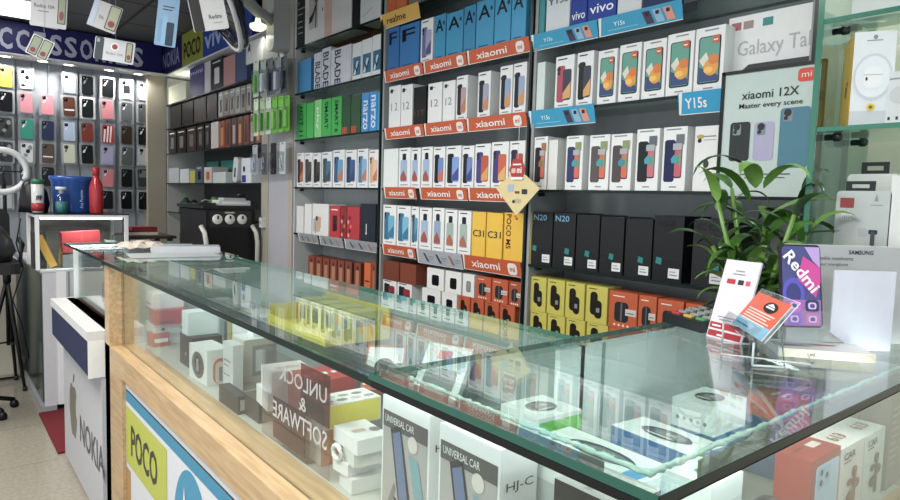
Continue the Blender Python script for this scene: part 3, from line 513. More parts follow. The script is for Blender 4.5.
# ---------------------------------------------------------------- shelf strips
def strip(p0, p1, zi, col, label, txt, tcol='#efe9e6', logo=True, h=.047, kind='x', lift=0, group=None):
    z = SZ[zi]+lift; X = WX-.004; ya = onX(p0, 150, X); zz = z
    d = ray(p0, 0)
    def yy(p):   # y where column p meets the strip (iterate on the row)
        r = 150
        for _ in range(6): q = onX(p, r, X); r += (q.z-zz)*420
        return q.y
    ya, yb = yy(p0), yy(p1); w = ya-yb
    M = place(X, ya, zz, WALLROT) @ Matrix.Rotation(math.radians(14), 4, 'X')
    t = thing('shelf_strip', label, 'shelf strip', M=M, group=group)
    b = MB(); b.box(0, w, -.0015, 0, -h, .004, mat(col, .35)); 
    wh = mat('#e9e4e0', .4); b.poly([(0, -h), (.006, -h), (.014, .004), (.004, .004)], wh, -.0018)
    b.rect(0, w, -h, -h+.002, wh, -.0018)
    b.build('card', t)
    if kind == 'x':
        b = MB(); b.text(txt, w*.16, w*.66, -h*.72, -h*.22, mat(tcol, .4), y=-.0022, bold=.015); b.build('lettering', t)
        if logo:
            b = MB(); s = h*.42; cx = w*.86; b.rrect(cx-s, cx+s, -h*.5-s*.95, -h*.5+s*.95, s*.6, wh, -.0022, 5); b.text('mi', cx-s*.55, cx+s*.55, -h*.5-s*.4, -h*.5+s*.4, mat(col, .4), y=-.0028, bold=.02); b.build('logo', t)
    elif kind == 'y':
        b = MB(); b.text(txt, w*.2, w*.34+(.12*w if w < .15 else 0), -h*.55, -h*.3, mat('#dff0f5', .4), y=-.0022, bold=.01); b.rect(w*.12, w*.5, -h*.75, -h*.71, mat('#7fc6de', .4), -.0022); b.build('lettering', t)
        b = MB(); 
        for k, c in enumerate(('#4a3a52', '#8fb6d0', '#e0927c')):
            x = w*(.6+.12*k); b.poly([(x, -h*.85), (x+w*.09, -h*.85), (x+w*.04, -h*.12), (x-w*.05, -h*.12)], mat(c, .35), -.0022-.0003*k); b.rect(x-w*.01, x+w*.03, -h*.4, -h*.2, INK, -.0034)
        b.build('picture', t)
    elif kind == 'g':
        b = MB()
        for k in range(3):
            x = w*(.16+.28*k); b.poly([(x, -h*.2), (x+w*.04, -h*.2), (x+w*.12, -h*.8), (x+w*.07, -h*.8)], mat(['#3c3f46', '#2c2d31', '#a2604f'][k % 3], .4), -.0022); b.rect(x+w*.12, x+w*.24, -h*.45, -h*.38, INKL, -.0022); b.rect(x+w*.12, x+w*.22, -h*.62, -h*.56, INKL, -.0022)
        b.build('picture', t)
    return t
ORG = '#cb5a2e'
for zi, nm, ps in ((1, 'second', ((384.5, 422.5), (423.5, 466), (467, 529))), (2, 'third', ((384.5, 423), (424, 465.5), (466.5, 526))), (3, 'fourth', ((383, 415), (419, 466.5), (467.5, 524)))):
    for i, (p0, p1) in enumerate(ps): strip(p0, p1, zi, ORG, 'orange shelf strip with white lettering, %s from left under %s shelf of middle bay' % (ORD[i], nm), 'xiaomi', group='orange strips of the middle bay')
strip(380.8, 414, 4, ORG, 'orange shelf strip with white lettering, leftmost below yellow-number carton shelf', 'xiaomi', group='orange strips of the middle bay')
strip(415.5, 461, 4, '#a9b0ba', 'pale grey shelf strip with small pictures between two orange strips', '', kind='g', h=.06)
strip(462, 520.5, 4, ORG, 'orange shelf strip with white lettering directly under the yellow cartons', 'xiaomi', h=.055, group='orange strips of the middle bay')
for i, (p0, p1) in enumerate(((294, 314), (316, 340), (342, 375.5))): strip(p0, p1, 4, '#9ba0a4', 'grey shelf strip with small pictures in left bay, %s from left' % ORD[i], '', kind='g', group='grey strips of the left bay')
CY = '#279cc4'
strip(531, 597, 1, CY, 'cyan shelf strip with phone pictures, left one under royal blue cartons', 'Y15s', kind='y', h=.05, group='cyan strips of the right bay')
strip(598, 682, 1, CY, 'cyan shelf strip with phone pictures, right one under navy carton', 'Y15s', kind='y', h=.05, group='cyan strips of the right bay')
strip(528.5, 594, 2, CY, 'cyan shelf strip with phone pictures under the rose phone carton', 'Y15s', kind='y', h=.055, group='cyan strips of the right bay')
t = strip(678, 722, 2, '#1f9ccb', 'plain cyan price card with white model name beside the poster', 'Y15s', logo=False, h=.056)
# yellow gold shelf card in front of the top shelf
strip(381.5, 419, 0, '#d9a83f', 'golden yellow shelf card with black lettering at top of middle bay', 'realme', tcol='#2b2418', logo=False, h=.06)
# hanging double tag: red hexagon over a cream diamond
p = onX(519, 158, WX-.07)
q0 = onX(496, 188, WX-.07); q1 = onX(540, 188, WX-.07); qt = onX(519, 158, WX-.07); qb = onX(519, 216, WX-.07)
t = thing('hanging_tag', 'hanging cream diamond tag with red hexagon top in front of middle bay', 'tag', M=place(WX-.07, (q0.y+q1.y)/2, q0.z, WALLROT))
hw = (q0.y-q1.y)/2; H = q0.z-qb.z; T = qt.z-q0.z
b = MB(); pts = [(-hw, 0), (0, -H), (hw, 0), (.018, T*.55), (-.018, T*.55)]
b.add([(x, 0, z) for x, z in pts]+[(x, .002, z) for x, z in pts], [(0, 1, 2, 3, 4), (9, 8, 7, 6, 5)]+[(i, i+5, (i+1) % 5+5, (i+1) % 5) for i in range(5)], mat('#d8c58e', .4))
b.rrect(-.045, -.015, -.012, .012, .003, mat('#9fb4c4', .4), -.0008); b.rrect(.022, .048, -.02, -.003, .003, mat('#33383a', .4), -.0008); b.rect(-.01, .012, -.018, -.01, mat('#6d4a3a', .4), -.0008); b.rrect(-.012, .02, -.05, -.036, .005, mat('#b9a98a', .4), -.0008); b.disc(-.014, -.045, .007, .006, INK, -.001, 10)
b.build('card', t)
b = MB(); R6 = .038; zc = T*.62; pts = [(R6*math.cos(math.radians(60*i)), zc+R6*1.05*math.sin(math.radians(60*i))) for i in range(6)]
b.add([(x, -.004, z) for x, z in pts]+[(x, -.002, z) for x, z in pts], [tuple(range(6))]+[(i, i+6, (i+1) % 6+6, (i+1) % 6) for i in range(6)], mat('#b3352a', .4)); b.text('mi', .0, .022, zc-.012, zc+.008, WHITE, y=-.0045, bold=.03); b.rrect(-.026, -.006, zc-.012, zc+.004, .004, mat('#e0b0a0', .4), -.0046); b.rect(-.02, .02, zc+.014, zc+.019, WHITE, -.0045); b.rrect(-.028, .028, zc-.034, zc-.025, .002, WHITE, -.0045)
b.build('hexagon', t)
b = MB(); b.tube([(0, -.001, zc+R6*.9), (0, 0, .235)], .0008, WHITE, 5); b.tube([(-.004, -.001, -H), (.006, -.001, -H-.012)], .004, mat('#d8683c', .4), 6); b.build('string', t)
# ================================================================ SIDE SHELVES (beyond the grey panel)
SSZ = {'A': 1.402, 'B': 1.648, 'C': 1.86, 'D': 2.06, 'E': 1.16}
t = thing('shelving_unit', 'dark glass-shelved wall unit full of small accessories beyond the grey panel', 'shelving', M=place(WX, 5.88, 0, WALLROT))
L = 5.88-3.84
b = MB(); b.box(0, L, .32, .335, 0, 2.29, mat('#4a4b4d', .5)); b.build('back_panel', t)
for sx in (0, L-.012): b = MB(); b.box(sx, sx+.012, .01, .32, 0, 2.29, mat('#b8b8b4', .5)); b.build('side_panel', t)
for z in list(SSZ.values())+[.9]:
    b = MB(); b.box(.013, L-.013, .003, .32, z-.009, z, DGREY if z > 1.8 else SHELFGLASS); b.box(.013, L-.013, 0, .003, z-.009, z, DARK); b.build('shelf', t)
def sbox(p0, p1, yt, shelf, col, kind, label, opt=None, d=.12, name='accessory_box', cat='box', group=None, X=WX+.015, rough=.4, h=None):
    z = SSZ[shelf]; yc = {'A': 170, 'B': 135, 'C': 100, 'D': 75, 'E': 205}[shelf]
    ya = onX(p0, yc, X).y; yb = onX(p1, yc, X).y; zt = onX((p0+p1)/2, yt, X).z if h is None else z+h
    w = ya-yb-.004; cap = {'A': .225, 'B': .19, 'C': .18, 'D': .225, 'E': .22}[shelf]; o = carton(w, min(cap, max(.03, zt-z-.0005)), d, col, kind, None, None, opt, rough).build(name, None, place(X, ya, z+.0005, WALLROT))
    return tag(o, label, cat, group)
g = 'cartons on the side shelves'
sbox(190, 204, 66, 'D', '#3b3a78', 'htext', 'violet carton with white squares under the side shelf lights', V('mini', ink='#d8d8ec', z0=.75, z1=.88), group=g)
sbox(204.5, 210.5, 60, 'D', '#c9c5c5', 'none', 'thin white and red carton beside the violet carton', group=g)
sbox(211, 223, 58, 'D', '#1b1a1d', 'drink', 'black carton with white framed picture on upper side shelf', dict(a='#d8d8d8'), group=g)
sbox(223.5, 235, 56, 'D', '#b98783', 'none', 'dusty pink carton on upper side shelf', group=g)
sbox(235.5, 247, 50, 'D', '#40557e', 'none', 'slate blue carton on upper side shelf', group=g)
sbox(168.5, 186, 84, 'D', '#e2e3c8', 'none', 'pale box coloured for the white glow at the back of side shelf corner', group=g)  # pale colour stands for the white glow at the back of the shelf
for i, (p0, p1) in enumerate(((170, 181), (182, 193), (194, 206), (207, 217))): sbox(p0, p1, 96-3*i, 'C', ['#242527', '#17181a', '#3a3532', '#1f2226'][i], 'none', 'black accessory pack on third side shelf from below, %s from corner' % ORD[i], group=g)
for i in range(6):
    p0 = 218.5+5.6*i; sbox(p0, p0+5, 92-1.6*i, 'C', ['#a9aaa8', '#8b8378', '#9a9792'][i % 3], 'drink', 'slim grey carton with dark picture in upright row, %s from corner side' % ORD[i], dict(a='#33302e'), d=.07, group='slim grey cartons in a row')
for i, (p0, p1, c) in enumerate(((168.8, 176, '#2b2a2b'), (177, 186, '#121214'), (187, 196, '#3e2b25'), (197, 204, '#1d1e20'), (205, 210, '#0f1012'))): sbox(p0, p1, 126-i, 'B', c, 'drink', 'dark carton on middle side shelf, %s from corner' % ORD[i], dict(a='#6d6a66'), group=g)
sbox(211, 218.5, 122, 'B', '#cfc8bd', 'none', 'cream white carton between dark and orange bottle cartons', group=g)
for i in range(7):
    p0 = 219.5+6*i; sbox(p0, p0+5.3, 121-2.6*i, 'B', ['#a5512f', '#7b4032', '#4e3a3a', '#6b4434', '#8a4b38', '#4a3c40', '#70524a'][i], 'bottle', 'brown bottle carton in row on middle side shelf, %s from cream carton' % ORD[i], dict(a=['#c98a5a', '#3a2c2a', '#b9a79a'][i % 3]), d=.07, group='brown bottle cartons in a row')
for i, (p0, p1, yt, c, kd, lb) in enumerate(((168.5, 179, 168, '#a9b0b5', 'none', 'clear grey blister box at corner end of lower side shelf'), (180, 189, 169, '#c0c4c8', 'none', 'pale blister box beside the clear grey one'), (190, 195, 171, '#b5b04a', 'none', 'small yellow green box on lower side shelf'), (196, 203, 166, '#4b5a70', 'drink', 'small blue grey box on lower side shelf'), (204, 212, 167, '#c6c0b8', 'drink', 'white and orange box on lower side shelf'), (213, 226, 172, '#c9d3d0', 'none', 'low pale green box beneath the teal packs'), (241.5, 251.5, 158, '#d8dce4', 'none', 'upright white carton with blue foot on lower side shelf'))):
    o = sbox(p0, p1, yt, 'A', c, kd, lb, dict(a='#c0622c') if 'orange' in lb else None, group=g)
    if 'blue foot' in lb: overlay(o, lambda b: (b.rect(.01, .075, .004, .05, mat('#26398f', .4)), b.disc(.045, .09, .02, .02, INK)))
# teal mesh packs behind
for i, (p0, p1) in enumerate(((206, 219), (220, 236))):
    X = WX+.16; ya = onX(p0, 160, X).y; yb = onX(p1, 160, X).y
    b = MB(); w = ya-yb
    for k in range(5): b.bev(0.004*k, w-.003*k, 0, .05, .035*k, .035*k+.034, .012, mat(['#1f7a70', '#2a8f83'][k % 2], .4))
    tag(b.build('cable_bundle', None, place(X, ya, SSZ['A']+.0005, WALLROT)), 'stack of teal packs at the back of lower side shelf, %s one' % ['left', 'right'][i], 'pack', 'teal packs')
# white leaning device and tissue-like headset
b = MB(); b.M = Matrix.Rotation(math.radians(12), 4, 'Y'); b.bev(0, .09, 0, .05, 0.0, .17, .03, mat('#d9dadc', .3)); b.rrect(.03, .055, .03, .1, .01, INK)
p = onX(232, 180, WX+.04); tag(b.build('charging_stand', None, place(WX+.04, p.y, SSZ['A']+.018, WALLROT)), 'white rounded device leaning on the lower side shelf', 'device')
# clutter under the lower shelf
random.seed(3)
def bag(p0, p1, yt, z, col, label, X=WX+.06, shine=.3, n=9):
    ya = onX(p0, 200, X).y; yb = onX(p1, 200, X).y; w = ya-yb; zt = onX((p0+p1)/2, yt, X).z
    b = MB(); vs = []; fs = []; h = zt-z; N = 10; h = min(h, .225)
    for j in range(6):
        for i in range(N):
            a = 2*PI*i/N; rr_ = (1-.12*j*(j > 3)) * (1+random.uniform(-.13, .13)) * (.7 if j == 5 else 1)
            vs.append((w/2+w/2*rr_*math.cos(a)*.86, .07+.05*rr_*math.sin(a), h*j/5*(1 if j < 5 else random.uniform(.9, 1))))
    for j in range(5):
        for i in range(N): fs.append((j*N+i, j*N+(i+1) % N, (j+1)*N+(i+1) % N, (j+1)*N+i))
    fs += [tuple(range(N))[::-1], tuple(range(5*N, 6*N))]
    b.add(vs, fs, mat(col, shine), True)
    return tag(b.build('plastic_bag', None, place(X, ya, z+.0005, WALLROT)), label, 'bag', 'bags on the side shelves')
bag(174, 181, 197, SSZ['E'], '#31443a', 'dark green crinkled bag at corner of side shelves'); bag(182, 189, 199, SSZ['E'], '#23272a', 'black crinkled bag beside the dark green one'); bag(189, 198, 203, SSZ['E'], '#9a5a2c', 'orange brown bag below the lower glass side shelf'); bag(199, 212, 196, SSZ['E'], '#7fa045', 'lime green soft pack above the dial cabinet'); bag(213, 224, 199, SSZ['E'], '#3b403f', 'charcoal crinkled bag above the dial cabinet')
bag(174, 182, 228, .9+.001, '#5a5c5e', 'grey bag of accessories on the lowest side shelf'); bag(183, 194, 226, .9+.001, '#45474a', 'charcoal grey pouch on the lowest side shelf')
# ---------------------------------------------------------------- cabinet with three dials
X0, X1, Y0, Z1 = onY(206, 230, 3.86).x, 1.60, 3.86, onY(230, 209, 3.86).z
t = thing('dial_cabinet', 'black cabinet with three white round dials and pale curved handles', 'appliance', (0, 0, 0))
b = MB(); b.bev(X0, X1-.02, Y0, Y0+.5, .03, Z1, .012, mat('#18181a', .35)); b.box(X0-.02, X1-.002, Y0-.01, Y0+.5, Z1, Z1+.02, mat('#1d1e1f', .25)); b.box(X0+.02, X1-.04, Y0+.02, Y0+.48, 0, .031, mat('#101011', .4)); b.build('body', t)
b = MB(); b.M = place(0, Y0-.001, 0); b.rrect(X0+.02, X1-.045, Z1-.11, Z1-.01, .008, mat('#2c2d2f', .3)); b.build('control_panel', t)
for i in range(3):
    cx = X0+.065+.075*i; d = MB(); d.M = Matrix.Translation((cx, Y0-.002, Z1-.062)) @ Matrix.Rotation(PI/2, 4, 'X'); d.lathe([(.03, 0), (.03, .008), (.026, .012), (.001, .012)], mat('#d9d8d2', .3)); o = d.build('dial', t)
    d = MB(); d.box(cx-.005, cx+.005, Y0-.018, Y0-.0145, Z1-.06, Z1-.04, mat('#2b2b2b', .4)); d.build('pointer', o)
b = MB(); b.M = place(0, Y0-.0025, 0); b.rrect(X0+.11, X0+.17, Z1-.026, Z1-.018, .003, mat('#b9b9b5', .4)); b.build('badge', t)
for sx in (X0-.035, X1-.045):
    b = MB(); b.tube([(sx, Y0-.02, Z1-.1), (sx+.01, Y0-.05, Z1-.14), (sx+.02, Y0-.05, Z1-.2), (sx+.02, Y0-.045, Z1-.4), (sx+.015, Y0-.01, Z1-.42)], .014, mat('#c9c7bd', .4)); b.build('handle', t)
b = MB(); b.bev(0, .2, 0, .12, 0, .03, .006, mat('#cfd2d2', .35)); b.bev(.03, .17, -.001, .1, .03, .045, .005, mat('#b3b7b8', .35)); b.rect(.02, .18, .008, .02, mat('#f0f1f0', .3)); tag(b.build('printer', None, place(X0+.11, Y0+.1, Z1+.0205)), 'low white and grey device lying on the dial cabinet', 'device')
b = MB(); b.bev(0, .035, 0, .05, 0, .07, .008, mat('#151517', .3)); b.disc(.0175, .04, .01, .01, mat('#55585a', .3)); tag(b.build('adapter', None, place(X1-.075, Y0+.12, Z1+.0205)), 'small black block at right end of dial cabinet top', 'device')
b = MB(); b.box(0, .1, 0, .1, 0, .012, mat('#2a2c2d', .4)); b.tube([(.02, .02, .02), (.05, .04, .03), (.08, .03, .018)], .006, mat('#8a8d8a', .3)); tag(b.build('tool_tray', None, place(X0+.0, Y0+.12, Z1+.0205)), 'dark tray of metal bits at left end of dial cabinet top', 'tray')
b = MB(); b.box(WX-.03, WX-.004, 3.76, 3.80, 1.13, 1.19, mat('#d0d1cf', .4)); b.box(WX-.032, WX-.03, 3.77, 3.79, 1.15, 1.17, mat('#9a9b99', .4)); tag(b.build('wall_switch', None), 'small white switch box on the grey panel beside dial cabinet', 'switch')
# ---------------------------------------------------------------- packs hanging on the grey panel
def hangpack(px, py0, py1, X, w, card, body, label, group, kind=0, deep=.02):
    p = onX(px, py0, X); q = onX(px, py1, X); h = p.z-q.z
    t = thing('hanging_pack', label, 'pack', M=place(X, p.y+w/2, q.z, WALLROT), group=group)
    b = MB(); b.rrect(0, w, 0, h, .006, mat(card, .4), 0); vs = rr(0, w, 0, h, .006); n = len(vs)
    b = MB(); b.bev(0, w, 0, .0015, 0, h, .006, mat(card, .4)); b.rrect(w*.35, w*.65, h*.93, h*.96, .002, INK); b.build('card', t)
    b = MB(); b.bev(w*.14, w*.86, -deep, -.0003, h*.08, h*.7, .008, PLASTIC); b.build('blister', t)
    b = MB()
    if kind == 0: b.bev(w*.3, w*.7, -deep*.7, -.001, h*.12, h*.6, .008, mat(body, .35))
    elif kind == 1: b.tube([(w*.5+w*.2*math.cos(a*.6), -deep*.5, h*.38+h*.2*math.sin(a*.6)) for a in range(11)], .003, mat(body, .35), 6)
    b.build('product', t)
    b = MB(); b.tube([(w/2, 0.0, h*.945), (w/2, WX-X, h*.96)], .0015, mat('#9a9b9b', .3, .6), 6); b.build('hook', t)
GRN = '#6fc52f'
packs = []
for i in range(5):
    packs.append((256+7*i, 60-i*1.0, 97-i, WX-.12+.012*i, .075, ['#b9c6b4', '#8e989c', '#5b6266', '#7f8a93', '#515a60'][i], ['#58b02f', '#dfe3e3', '#2b3035', '#cfd6d8', '#2a2e33'][i], 'hanging pack in top row on grey panel, %s from left' % ORD[i], 0))
for i in range(6):
    packs.append((256+6.2*i, 99-i*.7, 136-i, WX-.10+.008*i, .066, ['#cfe3c2', '#a9c89a', '#d5e2cf', GRN, '#77cc33', '#69bb2c'][i], [GRN, '#55a32a', '#5ab62b', '#8fdc4c', '#4f9c22', '#8fd950'][i], 'green and white hanging pack in second row on grey panel, %s from left' % ORD[i], 0))
for i in range(4):
    packs.append((255+9.2*i, 145-i, 175-i*.3, WX-.07+.005*i, .075, ['#a7abb0', '#5d6268', '#1d1f22', '#d0d3d0'][i], ['#e8eaec', '#c9ced2', '#0e0f10', '#f0f1ef'][i], 'charger pack in lowest row on grey panel, %s from left' % ORD[i], 1))
for px, a, c, X, w, card, body, lb, kd in packs: hangpack(px, a, c, X, w, card, body, lb, 'packs hanging on the grey panel', kd)
# ================================================================ PHONE CASES ON THE PEGBOARD
cx_ = [6, 27, 48, 70, 88, 108, 127, 144]
rowy = [lambda x: 76+.105*x, lambda x: 100.5+.085*x, lambda x: 127+.06*x, lambda x: 151+.035*x, lambda x: 175+.02*x, lambda x: 198+.015*x]
names = {0: ['yellow', 'black', 'dark camouflage', 'black-and-silver', 'charcoal', 'silver-grey'], 1: ['white-and-black', 'pink', 'teal green', 'white-and-black swirl', 'dark clear', 'smoke grey'], 2: [None, 'pale pink', 'navy blue', 'brown-and-silver', 'black', None], 3: ['white-and-blue', 'brown-and-white', 'pale blue', 'cream white', None, None], 4: ['black leather', 'black with white card', 'red-brown', 'glossy black', None, None], 5: ['black on white card', 'rose pink', 'red-and-white striped', 'lilac', 'pink', 'black'], 6: ['white card with black square', 'smoky clear', 'dark brown', 'smoky grey', 'black', 'black'], 7: ['clear silver', 'smoke clear', 'black', 'pale grey', 'dark two-piece', 'black']}
cols = {0: ['#c9bd2c', '#17181c', '#3a3d3a', '#33353a', '#3a3c42', '#aeb2b4'], 1: ['#dfe0e0', '#d58a97', '#2b8f7d', '#cfd2d4', '#4c4f52', '#54585c'], 2: [0, '#d88d98', '#28344e', '#5a4a42', '#1d1d20', 0], 3: ['#8d9fc0', '#5a372c', '#a9bdd6', '#cfd2be', 0, 0], 4: ['#191b1e', '#1c1f22', '#7a3128', '#121316', 0, 0], 5: ['#1a1d20', '#cf8088', '#a8323a', '#a9a3c9', '#d07f88', '#18191c'], 6: ['#e2e2de', '#5d6266', '#3a2c24', '#5a5d5e', '#101114', '#111214'], 7: ['#b4b7b9', '#55595c', '#16191d', '#b0b2b2', '#35383b', '#121316']}
YP = 6.0
for c in range(8):
    for r in range(6):
        if not names[c][r]: continue
        px, py = cx_[c]-.5, rowy[r](cx_[c]); P = onY(px, py, YP-.045)
        w, h = .112, .176
        o = thing('phone_case_pack', '%s phone case pack, %s column from left, %s row down' % (names[c][r], ORD[c], ORD[r]), 'phone case', M=place(P.x-w/2, YP-.045-.002*(r % 2), P.z-h/2) @ Matrix.Rotation(math.radians(random.uniform(-2.5, 2.5)), 4, 'Y'), group='phone cases on the pegboard')
        cardc = '#e0e1df' if 'white card' in names[c][r] else ('#9aa0a4' if r % 2 else '#83888c')
        b = MB(); b.bev(0, w, .004, .006, 0, h, .008, mat(cardc, .35)); b.build('card', o)
        b = MB(); b.bev(w*.14, w*.86, -.006, .0037, h*.06, h*.9, .012, mat(cols[c][r], .25))
        if 'swirl' in names[c][r] or 'camouflage' in names[c][r] or 'white-and' in names[c][r] or 'black-and' in names[c][r]:
            for k in range(4): b.disc(w*(.3+.13*k), h*(.2+.17*k), .014, .01+.003*k, mat(['#1d1f22', '#8a8d88'][k % 2] if 'blue' not in names[c][r] else '#e4e8f0', .3), -.0066-.0002*k, 9)
        elif 'striped' in names[c][r]:
            for k in range(3): b.poly([(w*(.2+.2*k), h*.1), (w*(.3+.2*k), h*.1), (w*(.36+.2*k), h*.85), (w*(.26+.2*k), h*.85)], mat('#e3dbd8', .3), -.0066)
        elif 'square' in names[c][r]: b.rrect(w*.28, w*.72, h*.3, h*.68, .004, INK, -.0066)
        elif 'two-piece' in names[c][r]: b.rrect(w*.2, w*.8, h*.5, h*.84, .01, mat('#6b6f72', .3), -.0066)
        elif 'brown-and' in names[c][r]: b.rect(w*.2, w*.8, h*.3, h*.36, WHITE, -.0066)
        else: b.poly([(w*.2, h*.55), (w*.32, h*.55), (w*.5, h*.82), (w*.38, h*.82)], mat('#dcdfe0' if (c+r) % 2 else '#6d7175', .15), -.0066)
        b.rrect(w*.2, w*.42, h*.7, h*.85, .005, mat('#0d0e10', .2), -.0069); b.disc(w*.27, h*.81, .004, .004, mat('#7d8488', .1), -.0072, 8)
        b.build('case', o)
        b = MB(); b.tube([(w/2, -.012, h*.955), (w/2, .0655, h*.955)], .002, mat('#a9acb0', .3, .6), 6); b.build('hook', o)
P = onY(48, 70, YP-.03); b = MB(); b.tube([(P.x, YP+.0195, P.z), (P.x, YP-.07, P.z), (P.x, YP-.09, P.z+.02)], .003, mat('#c8cbd0', .25, .7), 6); tag(b.build('peg_hook', None), 'empty metal hook on the pegboard above the pale pink case', 'hook')
# ================================================================ OVERHEAD THINGS
# wall fan seen from the side
BR = WX-.03
t = thing('wall_fan', 'wall fan with dark wire cage on a grey white bracket arm', 'fan', (WX, 3.5, 2.2))
t.rotation_euler = (0, 0, 0)
iv = Matrix.Translation((-WX, -3.5, -2.2))
GW = mat('#a9aaa8', .35)
p0 = onX(277, 8, WX-.06); p1 = onX(276, 52, WX-.06)
b = MB(); b.M = iv; b.bev(WX-.1, WX-.002, p0.y-.05, p0.y+.05, p1.z, p0.z+.1, .03, GW, 'x'); b.build('bracket', t)
a = onX(258, 12, WX-.22); hub = onX(246, 0, 1.2)
ax = (-rt*.80-up*.42-fw*.30).normalized()
C0 = onX(208, -20, .95)
b = MB(); b.M = iv; b.tube([(WX-.08, p0.y, a.z), (WX-.16, (p0.y+a.y)/2, a.z+.01), tuple(a), tuple(hub), tuple(C0-ax*.15)], [.03, .026, .03, .03, .03], GW, 10); b.build('arm', t)

u = ax.cross(Vector((0, 0, 1))).normalized(); v = ax.cross(u)
def ring(c, r, tr, mt, b, n=36): 
    b.tube([tuple(c+r*(u*math.cos(2*PI*k/n)+v*math.sin(2*PI*k/n))) for k in range(n+1)], tr, mt, 6, False)
BLK = mat('#1b1c1d', .35)
R_ = .3
b = MB(); b.M = iv; b.tube([tuple(C0-ax*.14), tuple(C0-ax*.05)], [.05, .06], GW, 14); b.build('motor', t)
b = MB(); b.M = iv
ring(C0, R_, .011, mat('#c9cac8', .3), b)
ring(C0-ax*.03, R_*.98, .008, BLK, b)
for rr2 in (.21, .15, .1, .05): ring(C0+ax*(.05*(1-rr2/R_)+.01), rr2, .003, BLK, b, 24)
for k in range(40):
    an = 2*PI*k/40; d = u*math.cos(an)+v*math.sin(an)
    b.tube([tuple(C0+d*.03+ax*.055), tuple(C0+d*.18+ax*.05), tuple(C0+d*R_)], .0022, BLK, 4, False)
    b.tube([tuple(C0+d*.04-ax*.08), tuple(C0+d*.19-ax*.07), tuple(C0+d*R_-ax*.03)], .0022, BLK, 4, False)
b.build('cage', t)
b = MB(); b.M = iv
for k in range(3):
    a0 = 2*PI*k/3; pts = []
    for j in range(7):
        an = a0+j*.22
        pts.append(C0-ax*.03+(u*math.cos(an)+v*math.sin(an))*.03); 
    outer = [C0-ax*(.03+.03*(j/6-.5))+(u*math.cos(a0+j*.2)+v*math.sin(a0+j*.2))*(R_*.86) for j in range(7)]
    b.add([tuple(q) for q in pts+outer], [(j, j+1, 8+j, 7+j) for j in range(6)], mat('#2a2c2e', .3), True)
b.build('blades', t)
b = MB(); b.M = iv; b.tube([tuple(C0-ax*.05), tuple(C0+ax*.058)], [.035, .03], BLK, 14); b.build('hub', t)
# round lit lamp under the fan arm
p = onX(258, 28, WX-.14)
t = thing('bulb_lamp', 'bright yellowish round lamp below the wall fan arm', 'light', tuple(p))
b = MB(); b.lathe([(.012, .06), (.018, .03), (.045, .018), (.045, 0), (.03, -.012), (.001, -.016)], mat('#f4f4c4', .4, 0, 1.1)); b.build('globe', t)
b = MB(); b.tube([(0, 0, .058), (.03, 0, .1), (.139, 0, .11)], .008, GW, 6); b.build('holder', t)
lamp_light('bulb_glow', (p.x-.0, p.y, p.z-.03), .06, .25, color=(1, 1, .8))
# white carton with a black bird-like figure standing on a small bracket
Xb = WX-.1; pa = onX(246, 50, Xb); pb = onX(263, 50, Xb); zt = onX(250, 42, Xb).z; zb = onX(252, 63, Xb).z
o = carton(pa.y-pb.y, zt-zb, .09, '#c6c7c8', 'none').build('camera_box', None, place(Xb, pa.y, zb, WALLROT)); tag(o, 'white carton with a black rounded figure below the wall fan', 'box')
overlay(o, lambda b: (b.disc(.05, .075, .02, .03, INK), b.disc(.055, .105, .012, .014, INK, -.0009), b.disc(.052, .06, .012, .016, WHITE, -.0012)))
b = MB(); b.box(Xb, WX-.001, pb.y-.0, pa.y, zb-.006, zb-.0005, mat('#3a3c3e', .4)); tag(b.build('small_shelf', None), 'small dark ledge carrying the black-figure carton', 'shelf')
# hanging placards (card sheets on threads)
def placard(cx, cy, wp, hp, roll, dist, col, label, fn=None, yaw=12, thread=True):
    """card of wp x hp picture pixels, hung at a distance, rolled and turned a little"""
    k = dist/F; w, h = wp*k, hp*k; C = EYE+ray(cx, cy)*dist
    x = Vector((rt.x, rt.y, 0)).normalized(); z = Vector((0, 0, 1)); y = z.cross(x)
    M = Matrix((x, y, z)).transposed().to_4x4() @ Matrix.Rotation(math.radians(yaw), 4, 'Z') @ Matrix.Rotation(math.radians(roll), 4, 'Y'); M.translation = C
    M = M @ Matrix.Translation((-w/2, 0, -h/2))
    t = thing('hanging_placard', label, 'placard', M=M)
    b = MB(); b.bev(0, w, 0, .002, 0, h, .006, mat(col, .4)); b.build('card', t)
    if fn: b = MB(); fn(b, w, h); b.build('print', t)
    if thread: c = M @ Vector((w/2, .001, h-.004)); b = MB(); inv = M.inverted(); b.tube([tuple(inv @ c), tuple(inv @ Vector((c.x, c.y, 2.584)))], .0008, mat('#c9c9c9', .4), 5); b.build('thread', t)
    return t
def ph(b, x0, x1, z0, z1, c, f='#8a3f4a'): 
    b.rrect(x0, x1, z0, z1, .006, mat('#3a3d38', .3)); b.rrect(x0+.004, x1-.004, z0+.004, z1-.004, .004, mat(c, .3), -.001); b.disc((x0+x1)/2, z0+(z1-z0)*.25, (x1-x0)*.3, (z1-z0)*.14, mat(f, .3), -.0014, 10)
def p1_(b, w, h): b.rrect(w*.2, w*.42, h*.74, h*.98, .01, mat('#c0392b', .4)); b.text('mi', w*.25, w*.37, h*.82, h*.9, WHITE, bold=.02); b.text('Redmi 10A', w*.1, w*.66, h*.48, h*.58, mat('#5a5c62', .4)); b.rect(w*.2, w*.5, h*.38, h*.41, INKL); ph(b, w*.74, w*.97, h*.12, h*1.0, '#8f9a78')
placard(49, 8, 33, 38, 4, 3.2, '#c3c3c6', 'hanging white placard with red badge under the ceiling light panel', p1_)
placard(44, 24.5, 26, 5, 8, 3.24, '#e8eaec', 'folded bright bottom flap of the red-badge placard', None)
